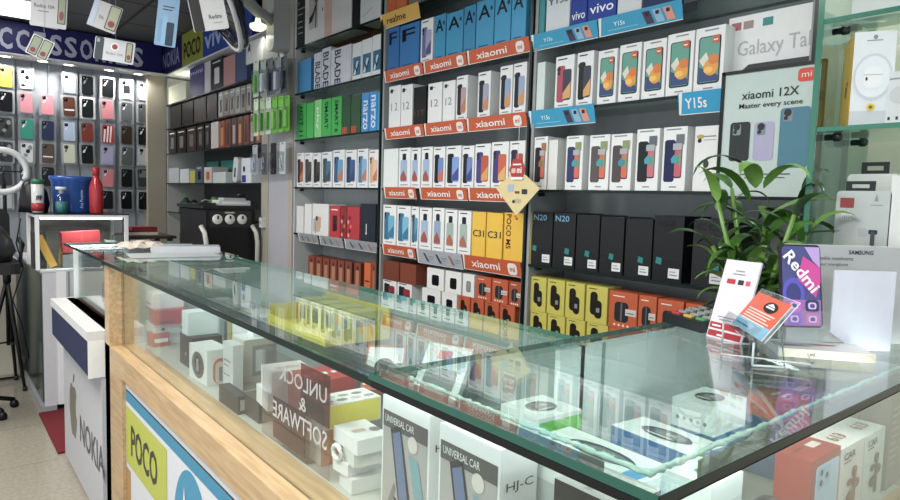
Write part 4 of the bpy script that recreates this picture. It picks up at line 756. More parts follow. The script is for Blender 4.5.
def p2_(b, w, h): ph(b, w*.06, w*.48, h*.05, h*.95, '#8d9a86'); ph(b, w*.52, w*.95, h*.05, h*.95, '#9aa58a')
placard(40, 47.5, 21, 21, 24, 3.2, '#c9c9cb', 'tilted hanging cut-out of two phones over the purple sign', p2_)
def p3_(b, w, h): b.rect(0, w*.2, 0, h, mat('#b4bed4', .3)); b.text('9A', w*.3, w*.48, h*.35, h*.5, INKL); ph(b, w*.58, w*.98, h*.08, h*.98, '#a8ac90')
placard(105, 16.5, 27, 27, 18, 2.9, '#bdbdbe', 'tilted hanging white placard with blue folded edge', p3_)
def p4_(b, w, h): b.rrect(w*.02, w*.22, 0, h*1.0, .006, mat('#3c474d', .3)); b.rrect(w*.04, w*.12, h*.75, h*.93, .004, mat('#8f999d', .3), -.001); b.disc(w*.5, h*.66, h*.18, h*.18, WHITE); b.disc(w*.5, h*.66, h*.12, h*.12, mat('#9e3b33', .4), -.001); b.text('Redmi 10A', w*.3, w*.72, h*.3, h*.4, INKL); ph(b, w*.78, w*.95, h*.08, h*.95, '#a8ac90')
placard(114.5, 50.5, 37, 22, 7, 2.95, '#c9cbd1', 'long hanging placard with a grey phone covering sign letters', p4_)
def p5_(b, w, h): b.rect(w*.25, w*.8, h*.8, h*.82, INK); b.rect(w*.25, w*.7, h*.74, h*.76, INK); b.rrect(w*.12, w*.35, h*.08, h*.55, .005, mat('#6d9bbd', .3)); b.rrect(w*.3, w*.55, h*.04, h*.62, .005, mat('#7faed0', .3), -.001); b.rrect(w*.5, w*.85, h*.02, h*.5, .005, mat('#16324f', .3), -.0014)
placard(167, 22, 20, 48, 6, 2.4, '#7ba3c4', 'hanging light blue placard with dark phone picture', p5_)
def p6_(b, w, h): b.rrect(w*.02, w*.32, 0, h, .006, mat('#1c1d1f', .3)); b.text('Redmi', w*.5, w*.85, h*.3, h*.42, INK); b.rect(w*.6, w*.85, h*.18, h*.2, INKL)
placard(208, 12, 34, 36, -12, 2.3, '#c2c3c4', 'hanging white placard with black phone left of the fan', p6_)
# ================================================================ BACK COUNTER WITH SHOWCASE
FX = .515                                  # customer side face of all counters
YB = 4.4
WF = mat('#c4c6c8', .35); CREAM = mat('#b9b5a4', .5)
t = thing('back_counter', 'white-framed counter cabinet at the far end with dark green side', 'counter', (FX, YB, 0))
b = MB(); b.box(0, .5, 0, 1.25, .04, .84, mat('#b3b5b8', .4)); b.box(.0, .5, -.008, 0, .04, .84, mat('#bfc1c6', .4)); b.box(.07, .12, -.014, -.008, .04, .84, mat('#dfe1e4', .35)); b.box(.13, .135, -.012, -.008, .04, .84, mat('#6d7075', .4)); b.build('body', t)
b = MB(); b.box(-.008, -.001, .02, 1.25, .06, .82, mat('#2f413e', .15)); b.build('side_glass', t)
b = MB(); b.box(-.01, .5, -.012, 1.25, .84, .852, mat('#c9cbce', .35)); b.build('top_rail', t)
b = MB(); b.box(-.02, .06, -.02, .02, 0, .04, mat('#8f9295', .3)); b.box(-.02, .0, .02, 1.25, 0, .04, mat('#9b9ea1', .3)); b.build('plinth', t)
t = thing('beige_cabinet', 'beige two-door low cabinet behind the black tripod', 'cabinet', (FX-.30, 5.3, 0))
b = MB(); b.box(-.5, .26, 0, .4, .02, .84, CREAM); b.build('body', t)
for x0, x1 in ((-.49, -.125), (-.115, .25)): b = MB(); b.box(x0, x1, -.016, -.001, .04, .82, mat('#bdb8a6', .5)); b.build('door', t)
Zc = .853; Zt = 1.183; X0, X1 = FX-.03, FX+.465
t = thing('glass_showcase', 'white-framed glass showcase on the back counter with bottles on top', 'showcase', (X0, YB, Zc))
w, h, d = X1-X0, Zt-Zc, .42
b = MB()
for x in (0, w-.02): 
    for y in (0, d-.02): b.box(x, x+.02, y, y+.02, 0, h-.02, mat('#e2e4e6', .35))
b.box(0, w, 0, .02, h-.022, h-.006, mat('#e2e4e6', .35)); b.box(0, .02, .02, d, h-.022, h-.006, mat('#d4d6d8', .35)); b.box(w-.02, w, .02, d, h-.022, h-.006, mat('#d4d6d8', .35)); b.build('frame', t)
b = MB(); b.box(-.004, w+.004, -.004, d, h-.005, h, mat('#1d1e21', .2)); b.build('top_panel', t)
b = MB(); b.box(.02, w-.02, .004, .008, .0, h-.022, PANE); b.build('front_glass', t)
b = MB(); b.box(.02, w-.02, d-.012, d-.004, 0, h-.022, mat('#75706b', .5)); b.build('back_panel', t)
b = MB(); b.box(.03, w-.03, .03, .045, h-.034, h-.024, mat('#f7faff', .5, 0, 5)); b.build('light_strip', t)
lamp_light('showcase_lamp', (X0+.25, YB+.06, Zt-.04), .2, 1.6)
def xy(px, py, Y): return onY(px, py, Y)
def slab(label, cat, p0, p1, py0, py1, Y, dep, col, ang=0, name='box', z=None, rough=.45, leanback=0):
    A = onY(p0, py1, Y); B = onY(p1, py1, Y); T = onY(p0, py0, Y); zb = A.z if z is None else z
    b = MB(); b.box(0, B.x-A.x, 0, dep, 0, T.z-A.z, mat(col, rough)); M = place(A.x, Y, zb) @ Matrix.Rotation(math.radians(ang), 4, 'Y') @ Matrix.Rotation(math.radians(-leanback), 4, 'X')
    return tag(b.build(name, None, M), label, cat)
slab('dark grey ribbed box standing at left inside the far showcase', 'box', 33.5, 47, 228, 265, YB+.08, .12, '#37383b', z=Zc+.001)
slab('orange yellow folder leaning beside the dark ribbed box', 'folder', 50, 58, 229, 262, YB+.06, .02, '#d39f35', ang=-22, name='folder', z=Zc+.004)
slab('yellow folder tucked behind the red box in the showcase', 'folder', 57, 68, 224, 254, YB+.16, .02, '#c79a33', ang=10, name='folder', z=Zc+.012)
slab('broad red box inside the far showcase', 'box', 63, 101, 223, 243.5, YB+.08, .1, '#a83038', ang=-3, z=Zc+.09)
slab('low grey stack under the red box in the showcase', 'box', 63, 101, 251, 264, YB+.07, .14, '#7c7f83', z=Zc+.001)
slab('crumpled white paper bag beside the red box in the showcase', 'bag', 103, 114, 222, 246, YB+.1, .08, '#b9bfc0', ang=6, name='paper_bag', z=Zc+.012)
slab('tall grey box at right inside the far showcase', 'box', 115, 128, 221, 250, YB+.12, .1, '#5b5d5c', z=Zc+.001)
slab('pale folded paper sheet lying at top left of the showcase stack', 'paper', 68, 88, 218, 226, YB+.24, .03, '#b9b7a2', name='paper', z=Zc+.215) if False else None
# bottles on top of the showcase
Zt2 = Zt+.0005
def lat(name, label, cat, px, py, Y, prof, col, parts=(), rough=.25, mt=None):
    p = onY(px, py, Y); t = thing(name, label, cat, (p.x, Y, Zt2))
    b = MB(); b.lathe(prof, mt or mat(col, rough)); b.build('body', t)
    for n, pr, c, m2 in parts: b = MB(); b.lathe(pr, m2 or mat(c, .3)); b.build(n, t)
    return t
t = lat('tumbler', 'tall printed tumbler with green lid and red base on the showcase', 'bottle', 38, 212, YB+.08, [(.026, .001), (.031, .01), (.033, .17)], '#b9bcbc', (('lid', [(.034, .171), (.034, .19), (.026, .2), (.001, .2)], '#1f6b45', None), ('base_band', [(.0335, .012), (.0345, .06)], '#9a2a30', None)))
b = MB(); 
for k in range(4): b.add([((.0336)*math.cos(a), .0336*math.sin(a), z) for a, z in ((-1.9+.25*k, .075+.012*(k % 2)), (-1.7+.25*k, .075), (-1.7+.25*k, .11), (-1.9+.25*k, .10))], [(0, 1, 2, 3)], INK)
b.build('print', t)
lat('spray_bottle', 'small clear spray bottle with teal liquid in front of blue bin', 'bottle', 61.5, 212, YB+.05, [(.03, .001), (.034, .006), (.034, .10), (.02, .115), (.014, .118)], '#8fc4c4', (('liquid', [(.0325, .004), (.0325, .07)], '#2f7f80', None), ('cap', [(.013, .119), (.013, .14), (.03, .141), (.03, .158), (.001, .158)], '#c9d2d2', None)), mt=PLASTIC)
t = lat('bin', 'deep blue metallic bucket with white script on the showcase', 'bucket', 73, 212, YB+.22, [(.105, .001), (.108, .01), (.118, .19), (.128, .205), (.128, .225), (.12, .225), (.112, .21)], '#1d4f9c', (), rough=.2)
b = MB(); b.M = Matrix.Translation((.02, -.118, .0)); b.text('Any Purpose', .0, .022, .03, .14, mat('#a9c4e6', .3), ang=90, y=0); b.build('script', t)
t = lat('bottle', 'glossy red bottle with slim neck on the showcase', 'bottle', 96.5, 212, YB+.08, [(.035, .001), (.038, .008), (.04, .1), (.04, .15), (.034, .185), (.02, .215), (.016, .235)], '#b01c28', (('cap', [(.018, .236), (.02, .24), (.02, .285), (.001, .287)], '#a51822', None),), rough=.12)
b = MB(); vs = []; 
for z, r in ((0, .1), (.05, .105), (.12, .095), (.17, .07), (.2, .03)):
    for k in range(12): a = 2*PI*k/12; q = 1+.12*math.sin(3*a+z*20); vs.append((r*q*math.cos(a)*.75, .05+r*q*math.sin(a)*.5, z))
b.add(vs, [(j*12+k, j*12+(k+1) % 12, (j+1)*12+(k+1) % 12, (j+1)*12+k) for j in range(4) for k in range(12)]+[tuple(range(12))[::-1], tuple(range(48, 60))], mat('#1b1b1e', .35), True)
p = onY(47, 205, YB+.2); tag(b.build('pouch', None, place(p.x-.07, YB+.16, Zt2)), 'black soft pouch between the tumbler and the blue bucket', 'pouch')
# red books by the corner post
b = MB(); b.box(0, .2, 0, .14, 0, .03, mat('#7a1f28', .4)); b.box(.004, .2, -.001, .139, .004, .026, mat('#c9beb0', .5)); b.box(0, .2, 0, .14, .026, .03, mat('#8a222c', .4)); b2 = 0
p = onY(137, 236, 4.6); 
t = thing('side_table', 'dark low table holding maroon books behind the far showcase', 'table', (1.02, 4.75, 0)); c = MB(); c.box(0, .35, 0, .4, 1.0, 1.02, mat('#3b3432', .4)); c.build('tabletop', t)
for x in (0.02, .3):
    for y in (.02, .35): c = MB(); c.box(x, x+.03, y, y+.03, 0, 1.0, mat('#3b3432', .4)); c.build('leg', t)
tag(b.build('book', None, place(1.06, 4.8, 1.0205)), 'maroon book lying on the dark table, lower of two', 'book')
c = MB(); c.bev(0, .17, 0, .13, 0, .03, .006, mat('#8c2730', .4)); tag(c.build('book', None, place(1.09, 4.8, 1.051, .1)), 'maroon book lying on the dark table, upper of two', 'book')
# black bucket-like speaker near the side shelves
c = MB(); c.bev(0, .12, 0, .1, 0, .12, .02, mat('#222325', .35)); c.M = Matrix.Translation((.06, -.001, .06)); c.disc(0, 0, .03, .03, mat('#d9dadb', .2)); tag(c.build('speaker', None, place(WX+.03, 5.35, 1.0-.1+.0006, WALLROT)), 'small black speaker with bright round face on the lowest side shelf', 'speaker')
# mat in the gap
b = MB(); b.box(FX-.035, FX+.5, 3.66, 4.38, .0005, .012, mat('#6b1420', .8)); tag(b.build('floor_mat', None), 'dark red floor mat in the gap between the two white counters', 'mat')
# tripod with ring light and black bag
t = thing('tripod', 'black tripod stand at the left edge by the beige cabinet', 'tripod', (.40, 5.12, 0))
BM = mat('#131415', .4)
hubz = .72
for k, (dx, dy) in enumerate(((.07, -.17), (-.17, -.04), (.05, .15))):
    b = MB(); b.tube([(0, 0, hubz), (dx*.5, dy*.5, hubz*.5), (dx, dy, .012)], [.014, .012, .009], BM, 8); l = b.build('leg', t)
    b = MB(); b.tube([(0, 0, .3), (dx*.6, dy*.6, .3)], .006, BM, 6); b.build('brace', t)
    b = MB(); b.tube([(dx, dy, .001), (dx, dy, .03)], .014, mat('#2b2b2b', .7), 8); b.build('foot', l)
b = MB(); b.tube([(0, 0, .28), (0, 0, 1.42)], .011, BM, 8); b.build('pole', t); b = MB(); b.tube([(0, 0, .7), (0, 0, .76)], .024, BM, 10); b.build('collar', t)
p = onY(2, 171, 5.06)
t = thing('ring_light', 'white ring light, switched off, on the black tripod', 'light', (p.x, 5.06, p.z))
b = MB(); n = 48; R0 = .135
b.tube([(R0*math.cos(2*PI*k/n), 0, R0*math.sin(2*PI*k/n)) for k in range(n+1)], .02, mat('#cfd2d4', .35), 8, False); b.build('ring', t)
b = MB(); b.tube([(-.0, .02, -.155), (.40-p.x, .06, 1.42-p.z)], .009, BM, 6); b.tube([(-.11, .0, 0), (.11, .0, 0)], .005, BM, 6); b.build('mount', t)
t = thing('office_chair', 'black chair piled with a bag in front of the beige cabinet', 'chair', (.19, 4.55, 0))
b = MB(); b.bev(-.22, .22, -.2, .2, .84, .90, .05, mat('#222326', .6), 'z'); b.build('seat', t)
b = MB(); b.bev(-.2, .2, .17, .21, .95, 1.2, .05, mat('#1c1d1f', .6)); b.build('backrest', t)
b = MB(); b.tube([(0, 0, .1), (0, 0, .84)], .022, BM, 8); b.build('post', t)
for k in range(5): a = 2*PI*k/5+.3; b = MB(); b.tube([(0, 0, .12), (.2*math.cos(a), .2*math.sin(a), .05)], .014, BM, 6); b.tube([(.2*math.cos(a), .2*math.sin(a)-.012, .024), (.2*math.cos(a), .2*math.sin(a)+.012, .024)], .024, BM, 10); b.build('leg', t)
for s in (-1, 1): b = MB(); b.tube([(s*.2, .15, .88), (s*.2, .18, 1.0)], .012, BM, 6); b.tube([(s*.22, -.1, .87), (s*.24, -.05, 1.0), (s*.24, .12, 1.02)], .014, BM, 6); b.build('armrest', t)
b = MB(); vs = []
random.seed(5)
for z, r in ((0, .13), (.06, .16), (.13, .15), (.2, .1), (.24, .04)):
    for k in range(14): a = 2*PI*k/14; q = 1+random.uniform(-.1, .1); vs.append((r*q*math.cos(a), r*q*.8*math.sin(a), z))
b.add(vs, [(j*14+k, j*14+(k+1) % 14, (j+1)*14+(k+1) % 14, (j+1)*14+k) for j in range(4) for k in range(14)]+[tuple(range(14))[::-1], tuple(range(56, 70))], mat('#2c2d30', .45), True)
tag(b.build('backpack', None, place(.24, 4.52, .901)), 'crumpled black bag lying on the black chair', 'bag')
b = MB(); b.tube([(.43, 4.55, 1.15), (.41, 4.6, 1.0), (.44, 4.58, .85), (.39, 4.65, .65), (.43, 4.62, .5), (.46, 4.6, .3), (.44, 4.7, .2)], .004, BM, 6); tag(b.build('cable', None), 'thin black cable hanging from the ring light tripod', 'cable')
# ================================================================ GREY-WHITE BRAND COUNTER (far half of the long counter)
YN0, YN1 = 2.702, 3.60; DX = .52; TOP = 1.07
t = thing('brand_counter', 'grey-white glass counter with dark blue rail and fruit emblem', 'counter', (FX, YN0, 0))
Ln = YN1-YN0
b = MB(); b.box(.004, DX, 0, Ln, .0, .80, mat('#a9aaae', .4)); b.build('base', t)
b = MB(); b.box(-.012, .0035, .004, Ln, .02, .62, mat('#b1b2b6', .35)); b.build('front_board', t)
b = MB(); b.box(-.055, .004, .004, Ln+.02, .625, .765, mat('#1c2448', .7)); b.box(-.06, .06, .0, Ln+.02, .765, .80, mat('#c7c8c6', .35)); b.box(-.058, .0, -.0, .0035, .62, .7649, mat('#dcdcd8', .35)); b.build('ledge', t)
b = MB(); b.box(.045, .051, .02, Ln-.02, .8005, TOP-.009, PANE); b.build('front_glass', t)
b = MB(); b.box(.02, DX-.02, Ln-.026, Ln-.02, .8005, TOP-.009, PANE); b.build('end_glass', t)
b = MB(); b.box(DX-.02, DX-.008, 0, Ln, .8005, TOP-.009, mat('#8f9290', .4)); b.build('back_panel', t)
b = MB()
for (x, y) in ((.035, Ln-.03), (DX-.05, Ln-.03)): b.box(x, x+.018, y, y+.018, .8005, TOP-.009, mat('#dcdedd', .3))
b.box(.03, DX-.02, Ln-.03, Ln-.012, TOP-.02, TOP-.009, mat('#dcdedd', .3)); b.build('frame', t)
b = MB(); b.box(.0, DX, 0, Ln, TOP-.0085, TOP, TOPGLASS); b.box(-.003, 0, 0, Ln, TOP-.009, TOP, DARK); b.box(0, DX, Ln, Ln+.003, TOP-.009, TOP, EDGEL); b.build('glass_top', t)
# emblem and word on the front board: local frame of the front face
FR = Matrix.Translation((-.012, Ln, 0)) @ Matrix.Rotation(WALLROT, 4, 'Z')
def fy(px, py): q = onX(px, py, FX-.012); return (YN1-q.y, q.z)
b = MB(); cx, cz = fy(73.5, 412); 
prof = [(0, .12), (.03, .135), (.06, .13), (.085, .1), (.068, .075), (.06, .04), (.068, .0), (.09, -.02), (.075, -.07), (.045, -.12), (.02, -.12), (0, -.112), (-.02, -.12), (-.045, -.12), (-.08, -.06), (-.1, .01), (-.095, .08), (-.06, .13), (-.03, .135)]
ap = mat('#6b6757', .35)
b.poly([(cx+x*.95, cz+z*.95) for x, z in prof][::-1], ap, -.001); b.poly([(cx+.0, cz+.14), (cx+.03, cz+.15), (cx+.045, cz+.19), (cx+.015, cz+.18)], ap, -.001); b.build('emblem', t, FR)
b = MB(); a = fy(80, 430); c = fy(104, 455); a = fy(79.5, 429); c = fy(104.5, 455)
q0 = fy(80, 414); q1 = fy(80, 440); r0 = fy(104, 444)
b.text('NOKIA', q0[0], r0[0], (q1[1])-.0, q0[1], mat('#43444f', .35), y=-.001, bold=.015); b.build('lettering', t, FR)
# contents of that counter
random.seed(11)
for i in range(9):
    x = random.uniform(.12, .36); y = .1+i*.085; c = ['#b9bcbb', '#2e3235', '#8f9a96', '#c5c9c7', '#4a5052', '#a33', '#d0d3d0', '#566', '#9aa'][i]
    c = {'#a33': '#a33a3a', '#566': '#555e66', '#9aa': '#93a0a0'}.get(c, c)
    hh = random.uniform(.05, .13); b = MB(); b.box(0, .1, 0, .06, 0, hh, mat(c, .4)); b.rect(.01, .09, .01, hh*.6, mat('#6d7478', .4)); b.rect(.02, .06, hh*.7, hh*.8, INKL, -.0009)
    tag(b.build('accessory_box', None, place(FX+x, YN0+y, .8006, random.uniform(-.4, .4))), 'small %s box inside the grey-white counter, %s from the near end' % ({'#b9bcbb': 'silver', '#2e3235': 'black', '#8f9a96': 'grey green', '#c5c9c7': 'pale grey', '#4a5052': 'slate', '#a33a3a': 'red', '#d0d3d0': 'white', '#555e66': 'blue grey', '#93a0a0': 'grey'}[c], ORD[i]), 'box', 'boxes inside the grey-white counter')
# papers and silver boxes lying on that counter
b = MB(); b.bev(0, .28, 0, .1, 0, .03, .01, mat('#bfc3c7', .25, .3)); tag(b.build('foil_packet', None, place(FX+.22, 2.92, TOP+.0005, -.35)), 'long shiny silver packet lying on the far counter glass', 'packet')
b = MB(); b.box(0, .3, 0, .18, 0, .012, mat('#a8adb1', .3)); tag(b.build('tray', None, place(FX+.16, 3.12, TOP+.0005, -.2)), 'flat grey tray behind the silver packet on far counter', 'tray')
b = MB(); vs = []; N = 7
for i in range(N):
    for j in range(N): vs.append((i*.03, j*.028, .004+.028*abs(math.sin(i*1.7+j*1.1))*(1 if 0 < i < N-1 and 0 < j < N-1 else .2)))
vs2 = [(x, y, z+.0015) for x, y, z in vs]; fs = [(i*N+j, (i+1)*N+j, (i+1)*N+j+1, i*N+j+1) for i in range(N-1) for j in range(N-1)]
b.add(vs2, fs, mat('#b9aea2', .6)); b.add(vs, [f[::-1] for f in fs], mat('#b9aea2', .6)); tag(b.build('crumpled_paper', None, place(FX+.14, 2.93, TOP+.0135, .2)), 'crumpled beige paper lying on the far counter glass', 'paper')
b = MB(); b.box(0, .34, 0, .21, 0, .002, mat('#9ea4a6', .5)); tag(b.build('paper', None, place(FX+.1, 2.72, TOP+.0005, -.12)), 'flat grey sheet of paper nearest the wooden counter post', 'paper')
# ================================================================ WOODEN FRAMED COUNTER, L-SHAPED
YE = 2.62      # far end of the wooden counter
WD = wood(); SILL = .755; BX = .992
t = thing('display_counter', 'pale wood and glass display counter with two brand boards, corner-shaped', 'counter', (0, 0, 0))
# long run
b = MB()
b.box(FX, FX+.042, .36, YE, SILL-.08, SILL, WD); b.box(FX+.047, FX+.105, .36, YE-.0, SILL-.03, SILL, WD); b.box(FX+.042, FX+.047, .36, YE, SILL-.03, SILL-.008, mat('#3b2b1e', .6))
b.build('front_rail', t)
b = MB(); b.box(FX, FX+.048, YE, YE+.075, 0, TOP-.012, WD); b.box(FX+.052, FX+.105, YE, YE+.075, SILL, TOP-.012, WD); b.box(FX+.048, FX+.052, YE+.003, YE+.075, SILL, TOP-.012, mat('#3b2b1e', .6)); b.box(FX, FX+.105, YE, YE+.075, 0, SILL-.0, WD); b.box(FX, FX+.03, YE-.19, YE, 0, SILL-.08, WD); b.build('corner_post', t)
b = MB(); b.box(FX+.105, BX, YE+.03, YE+.045, SILL-.1, TOP-.012, mat('#b7bdb8', .4)); b.build('end_panel', t)
b = MB(); b.box(FX+.105, BX, .36, YE+.03, SILL-.02, SILL-.0005, mat('#b3b3aa', .45)); b.box(BX+.0005, 1.60, .42, .80, SILL-.02, SILL-.0005, mat('#b3b3aa', .45)); b.build('case_floor', t)
b = MB(); b.box(BX, BX+.012, .80, YE+.03, 0, TOP-.012, mat('#95a8a4', .4)); b.build('back_panel', t)
b = MB(); b.box(.93, 1.60, .80, .812, 0, TOP-.012, mat('#e2f2ef', .35)); b.box(1.058, 1.064, .796, .7999, SILL, TOP-.012, mat('#8ba5a1', .4)); b.build('side_panel', t)
b = MB(); b.box(FX+.042, FX+.0465, .36, YE, SILL-.006, TOP-.0005, PANE); b.build('front_glass', t)
b = MB(); b.box(FX+.06, 1.60, .352, .3565, SILL-.006, TOP-.0005, PANE); b.build('end_glass', t)
b = MB(); b.box(FX, 1.60, .31, .345, SILL-.08, SILL, WD); b.box(FX, 1.60, .358, .42, SILL-.03, SILL, WD); b.build('end_rail', t)
# brand board on the customer side
BXF = FX+.012
b = MB(); b.box(FX+.012, FX+.03, .35, YE-.19, .02, SILL-.08, mat('#c3c7cc', .35)); b.build('board', t)
FR = Matrix.Translation((BXF, YE-.19, 0)) @ Matrix.Rotation(WALLROT, 4, 'Z')
b = MB(); b.rect(.003, 1.9, SILL-.155, SILL-.118, mat('#1c7ea1', .35)); b.rect(.003, 1.9, SILL-.1175, SILL-.112, mat('#222b2f', .35)); b.build('blue_stripe', t, FR)
zt, zb = CH-.757, CH-.962; 
b = MB(); b.rect(.006, .50, zb, zt, mat('#a9b02b', .35), -.0008); b.text('POCO', .075, .40, zb+.045, zt-.05, mat('#25261d', .35), y=-.0016, bold=.02); b.build('yellow_panel', t, FR)
b = MB(); BL = mat('#2384a8', .35)
# blue arch with white batwing strokes
cx = .72; R1 = .19; zc = CH-.745-.19
pts = [(cx+R1*.82*math.cos(math.radians(a)), zc-.02+R1*1.1*math.sin(math.radians(a))) for a in range(-180, 181, 10)]
b.poly(pts[:-1], BL, -.0008)
for s in (-1, 1): b.poly([(cx+s*.012, zc-.20), (cx+s*.055, zc+.13), (cx+s*.115, zc-.2), (cx+s*.075, zc-.2), (cx+s*.055, zc-.03), (cx+s*.038, zc-.2)][::s], WHITE, -.0016)
b.text('motorola', .95, 1.45, zb+.02, zt-.03, mat('#3c4045', .35), y=-.0012); b.build('round_logo', t, FR)
q = onX(120.5, 388, BXF); b = MB(); b.M = Matrix.Translation((BXF, q.y, q.z)) @ Matrix.Rotation(-PI/2, 4, 'Y'); b.lathe([(.012, 0), (.012, .004), (.007, .008), (.001, .008)], mat('#2c2c2c', .3)); b.build('screw_cap', t)
b = MB(); b.rect(.0, .06, .20, .36, mat('#a67b45', .5)); b.build('wood_patch', t, FR)
# added fill lights in made-up strip housings under the customer-side glass edges, shining inwards
b = MB(); b.box(FX+.050, FX+.054, .42, YE-.05, TOP-.04, TOP-.0125, mat('#3d4442', .5)); b.box(.66, 1.56, .358, .362, TOP-.04, TOP-.0125, mat('#3d4442', .5)); b.build('added_fill_housing', t)
for (x, y, sx, sy, pw, rot) in ((FX+.0555, 1.5, .022, 2.0, 1.1, (0, math.radians(-70), 0)), (1.1, .3635, .85, .022, 1.3, (math.radians(70), 0, 0))):
    ld = bpy.data.lights.new('added_case_fill', 'AREA'); ld.shape = 'RECTANGLE'; ld.size = sx; ld.size_y = sy; ld.energy = pw; ld.color = (.93, 1, .99)
    o = bpy.data.objects.new('added_case_fill', ld); o.location = (x, y, TOP-.027); COL.objects.link(o); o.rotation_euler = rot
# glass tops
b = MB(); z1 = TOP; b.box(FX-.006, BX+.012, .795, YE+.078, z1-.010, z1, TOPGLASS); b.build('glass_top', t)
b = MB(); b.box(FX-.009, FX-.0065, .795, YE+.078, z1-.012, z1, DARK); b.box(FX-.0062, BX+.012, YE+.0782, YE+.081, z1-.010, z1, EDGEL); b.box(BX+.0125, BX+.015, .815, YE+.078, z1-.01, z1, EDGE); b.build('glass_edge', t)
z2 = TOP+.010
t2 = thing('glass_slab', 'thick green-edged glass slab covering the near corner of the counter', 'glass', (0, 0, 0))
b = MB(); b.box(FX-.012, 1.602, .31, .795, z2-.0095, z2, TOPGLASS); b.build('sheet', t2)
b = MB(); b.box(FX-.0145, FX-.0122, .31, .795, z2-.0095, z2, mat('#1d5245', .15)); b.box(FX-.0145, 1.602, .7952, .7964, z2-.0095, z2, mat('#2f6558', .15)); b.box(FX-.0145, 1.602, .3075, .3098, z2-.0095, z2, DARK); b.build('edge', t2)
b = MB(); b.box(FX-.014, FX-.004, .31, .79, TOP-.010, TOP-.0004, mat('#0c0f0f', .6)); b.box(FX-.004, 1.6, .309, .319, TOP-.003, TOP-.0004, mat('#0c0c0c', .6)); tag(b.build('rubber_strip', None), 'black rubber strip under the edge of the thick near glass', 'strip')
b = MB()
random.seed(2)
n = 70
pts = [(FX+.05+random.uniform(-.002, .002), .36+.43*k/n, TOP-.004) for k in range(n)]; b.tube(pts, [random.uniform(.002, .0045) for _ in pts], mat('#b9dcd2', .2), 6)
pts = [(FX+.05+1.04*k/140, .362+random.uniform(-.002, .002), TOP-.004) for k in range(141)]; b.tube(pts, [random.uniform(.002, .0045) for _ in pts], mat('#b9dcd2', .2), 6)
b.build('silicone_bead', t)
# ================================================================ THINGS INSIDE THE WOODEN COUNTER
Z0 = SILL
def inbox(px, py_top, z0, w, d, col, label, rz=0, h=None, X=.65, fn=None, side=None, top=None, name='accessory_box', fnside=None, fntop=None, rough=.35, M=None, group=None, cat='box'):
    """box whose near left corner is seen at column px; front = -Y face, left side = -X face"""
    if M is None:
        p = onX(px, py_top, X); hh = (p.z-z0) if h is None else h
        M = place(X, p.y, z0+.0004, rz)
    else: hh = h
    c = mat(col, rough); b = MB(); b.box(0, w, 0, d, 0, hh, c, mat(top, rough) if top else None, mat(side, rough) if side else None)
    if fn: fn(b, w, hh)
    if fnside:
        keep = b.M; b.M = Matrix.Translation((0, d, 0)) @ Matrix.Rotation(WALLROT, 4, 'Z'); fnside(b, d, hh); b.M = keep
    if fntop:
        keep = b.M; b.M = Matrix.Translation((0, 0, hh)) @ Matrix.Rotation(-PI/2, 4, 'X'); fntop(b, w, d); b.M = keep
    o = b.build(name, None, M); tag(o, label, cat, group); o['h'] = hh; return z0+.0004+hh
def lines(*r, c=None): return lambda b, w, h: [b.rect(x0*w, x1*w, z0*h, z1*h, c or INKL) for x0, x1, z0, z1 in r]
WH = '#dcdedd'
# pixel-read placing on the case floor: pc = near vertical edge, pr = right end of the near face, pl = left end of the side face
def cell(pc, pr, pl, X, py=360):
    Y = onX(pc, py, X).y; return X, Y, max(.03, onY(pr, py, Y).x-X), max(.03, onX(pl, py, X).y-Y)
def stack(spec, z, kw):
    X, Y, w, d = cell(*spec); d = min(d, .17); return inbox(0, 0, z, w, d, M=place(X, Y, z+.0004, kw.pop('rz', 0)), **kw)
z = stack((155, 181, 147, .655), Z0, dict(col=WH, label='white box at the bottom of the far stack', h=.042, fn=lines((.1, .5, .3, .5))))
z = stack((155, 183, 147, .65), z, dict(col='#d2d5d6', label='pale grey box second from bottom in the far stack', h=.04, fn=lambda b, w, h: (b.disc(.03, h/2, .006, .006, INK), b.disc(.1, h/2, .006, .006, INK)), rz=.04))
z = stack((155, 187, 149, .645), z, dict(col='#b9303c', label='red box in the middle of the far stack', h=.055, fn=lines((.15, .6, .12, .25), c=mat('#8a1f2b', .4)), rz=-.03))
z = stack((154, 184, 146, .65), z, dict(col='#dedddd', label='white box on the red box with small side print', h=.058, fnside=lines((.2, .7, .2, .3)), rz=.02))
inbox(0, 0, Z0, .08, .07, '#cfd2d2', 'pale box standing behind the far stack', h=.17, M=place(.84, 2.45, Z0+.0004, .05))
inbox(0, 0, Z0, .06, .06, '#c0564a', 'small red and white box beside the end post', h=.05, M=place(.64, 2.52, Z0+.0004, .05), fn=lines((.1, .9, .3, .6), c=WHITE))
z1_ = stack((192, 222, 180, .66), Z0, dict(col='#2b2c2f', label='black box under the mint white box', h=.105, fnside=lambda b, w, h: b.disc(w*.5, h*.4, .007, .007, mat('#8a8d8f', .4))))
stack((188, 218, 182, .66), z1_, dict(col='#d5e0dc', label='mint white box resting on the black box', h=.078))
def watch(b, w, h): b.disc(w*.5, h*.48, w*.34, h*.38, mat('#50545a', .3)); b.disc(w*.5, h*.48, w*.22, h*.28, mat('#25282c', .2), -.0012); b.rect(w*.44, w*.56, h*.3, h*.66, mat('#8b8f93', .3), -.0017)
def arch(b, w, h):
    o = mat('#d0704a', .4); b.rrect(w*.25, w*.85, h*.02, h*.75, .03, o); b.rrect(w*.35, w*.75, h*.02, h*.66, .02, mat('#d9c9bd', .4), -.0011); b.rect(w*.5, w*.65, h*.1, h*.5, mat('#8d8f92', .4), -.0015)
stack((207, 231, 192, .64), Z0, dict(col='#dfe1df', label='white watch box with dark dial picture and orange arch', h=.108, fnside=watch, fn=arch, name='watch_box', rz=.06))
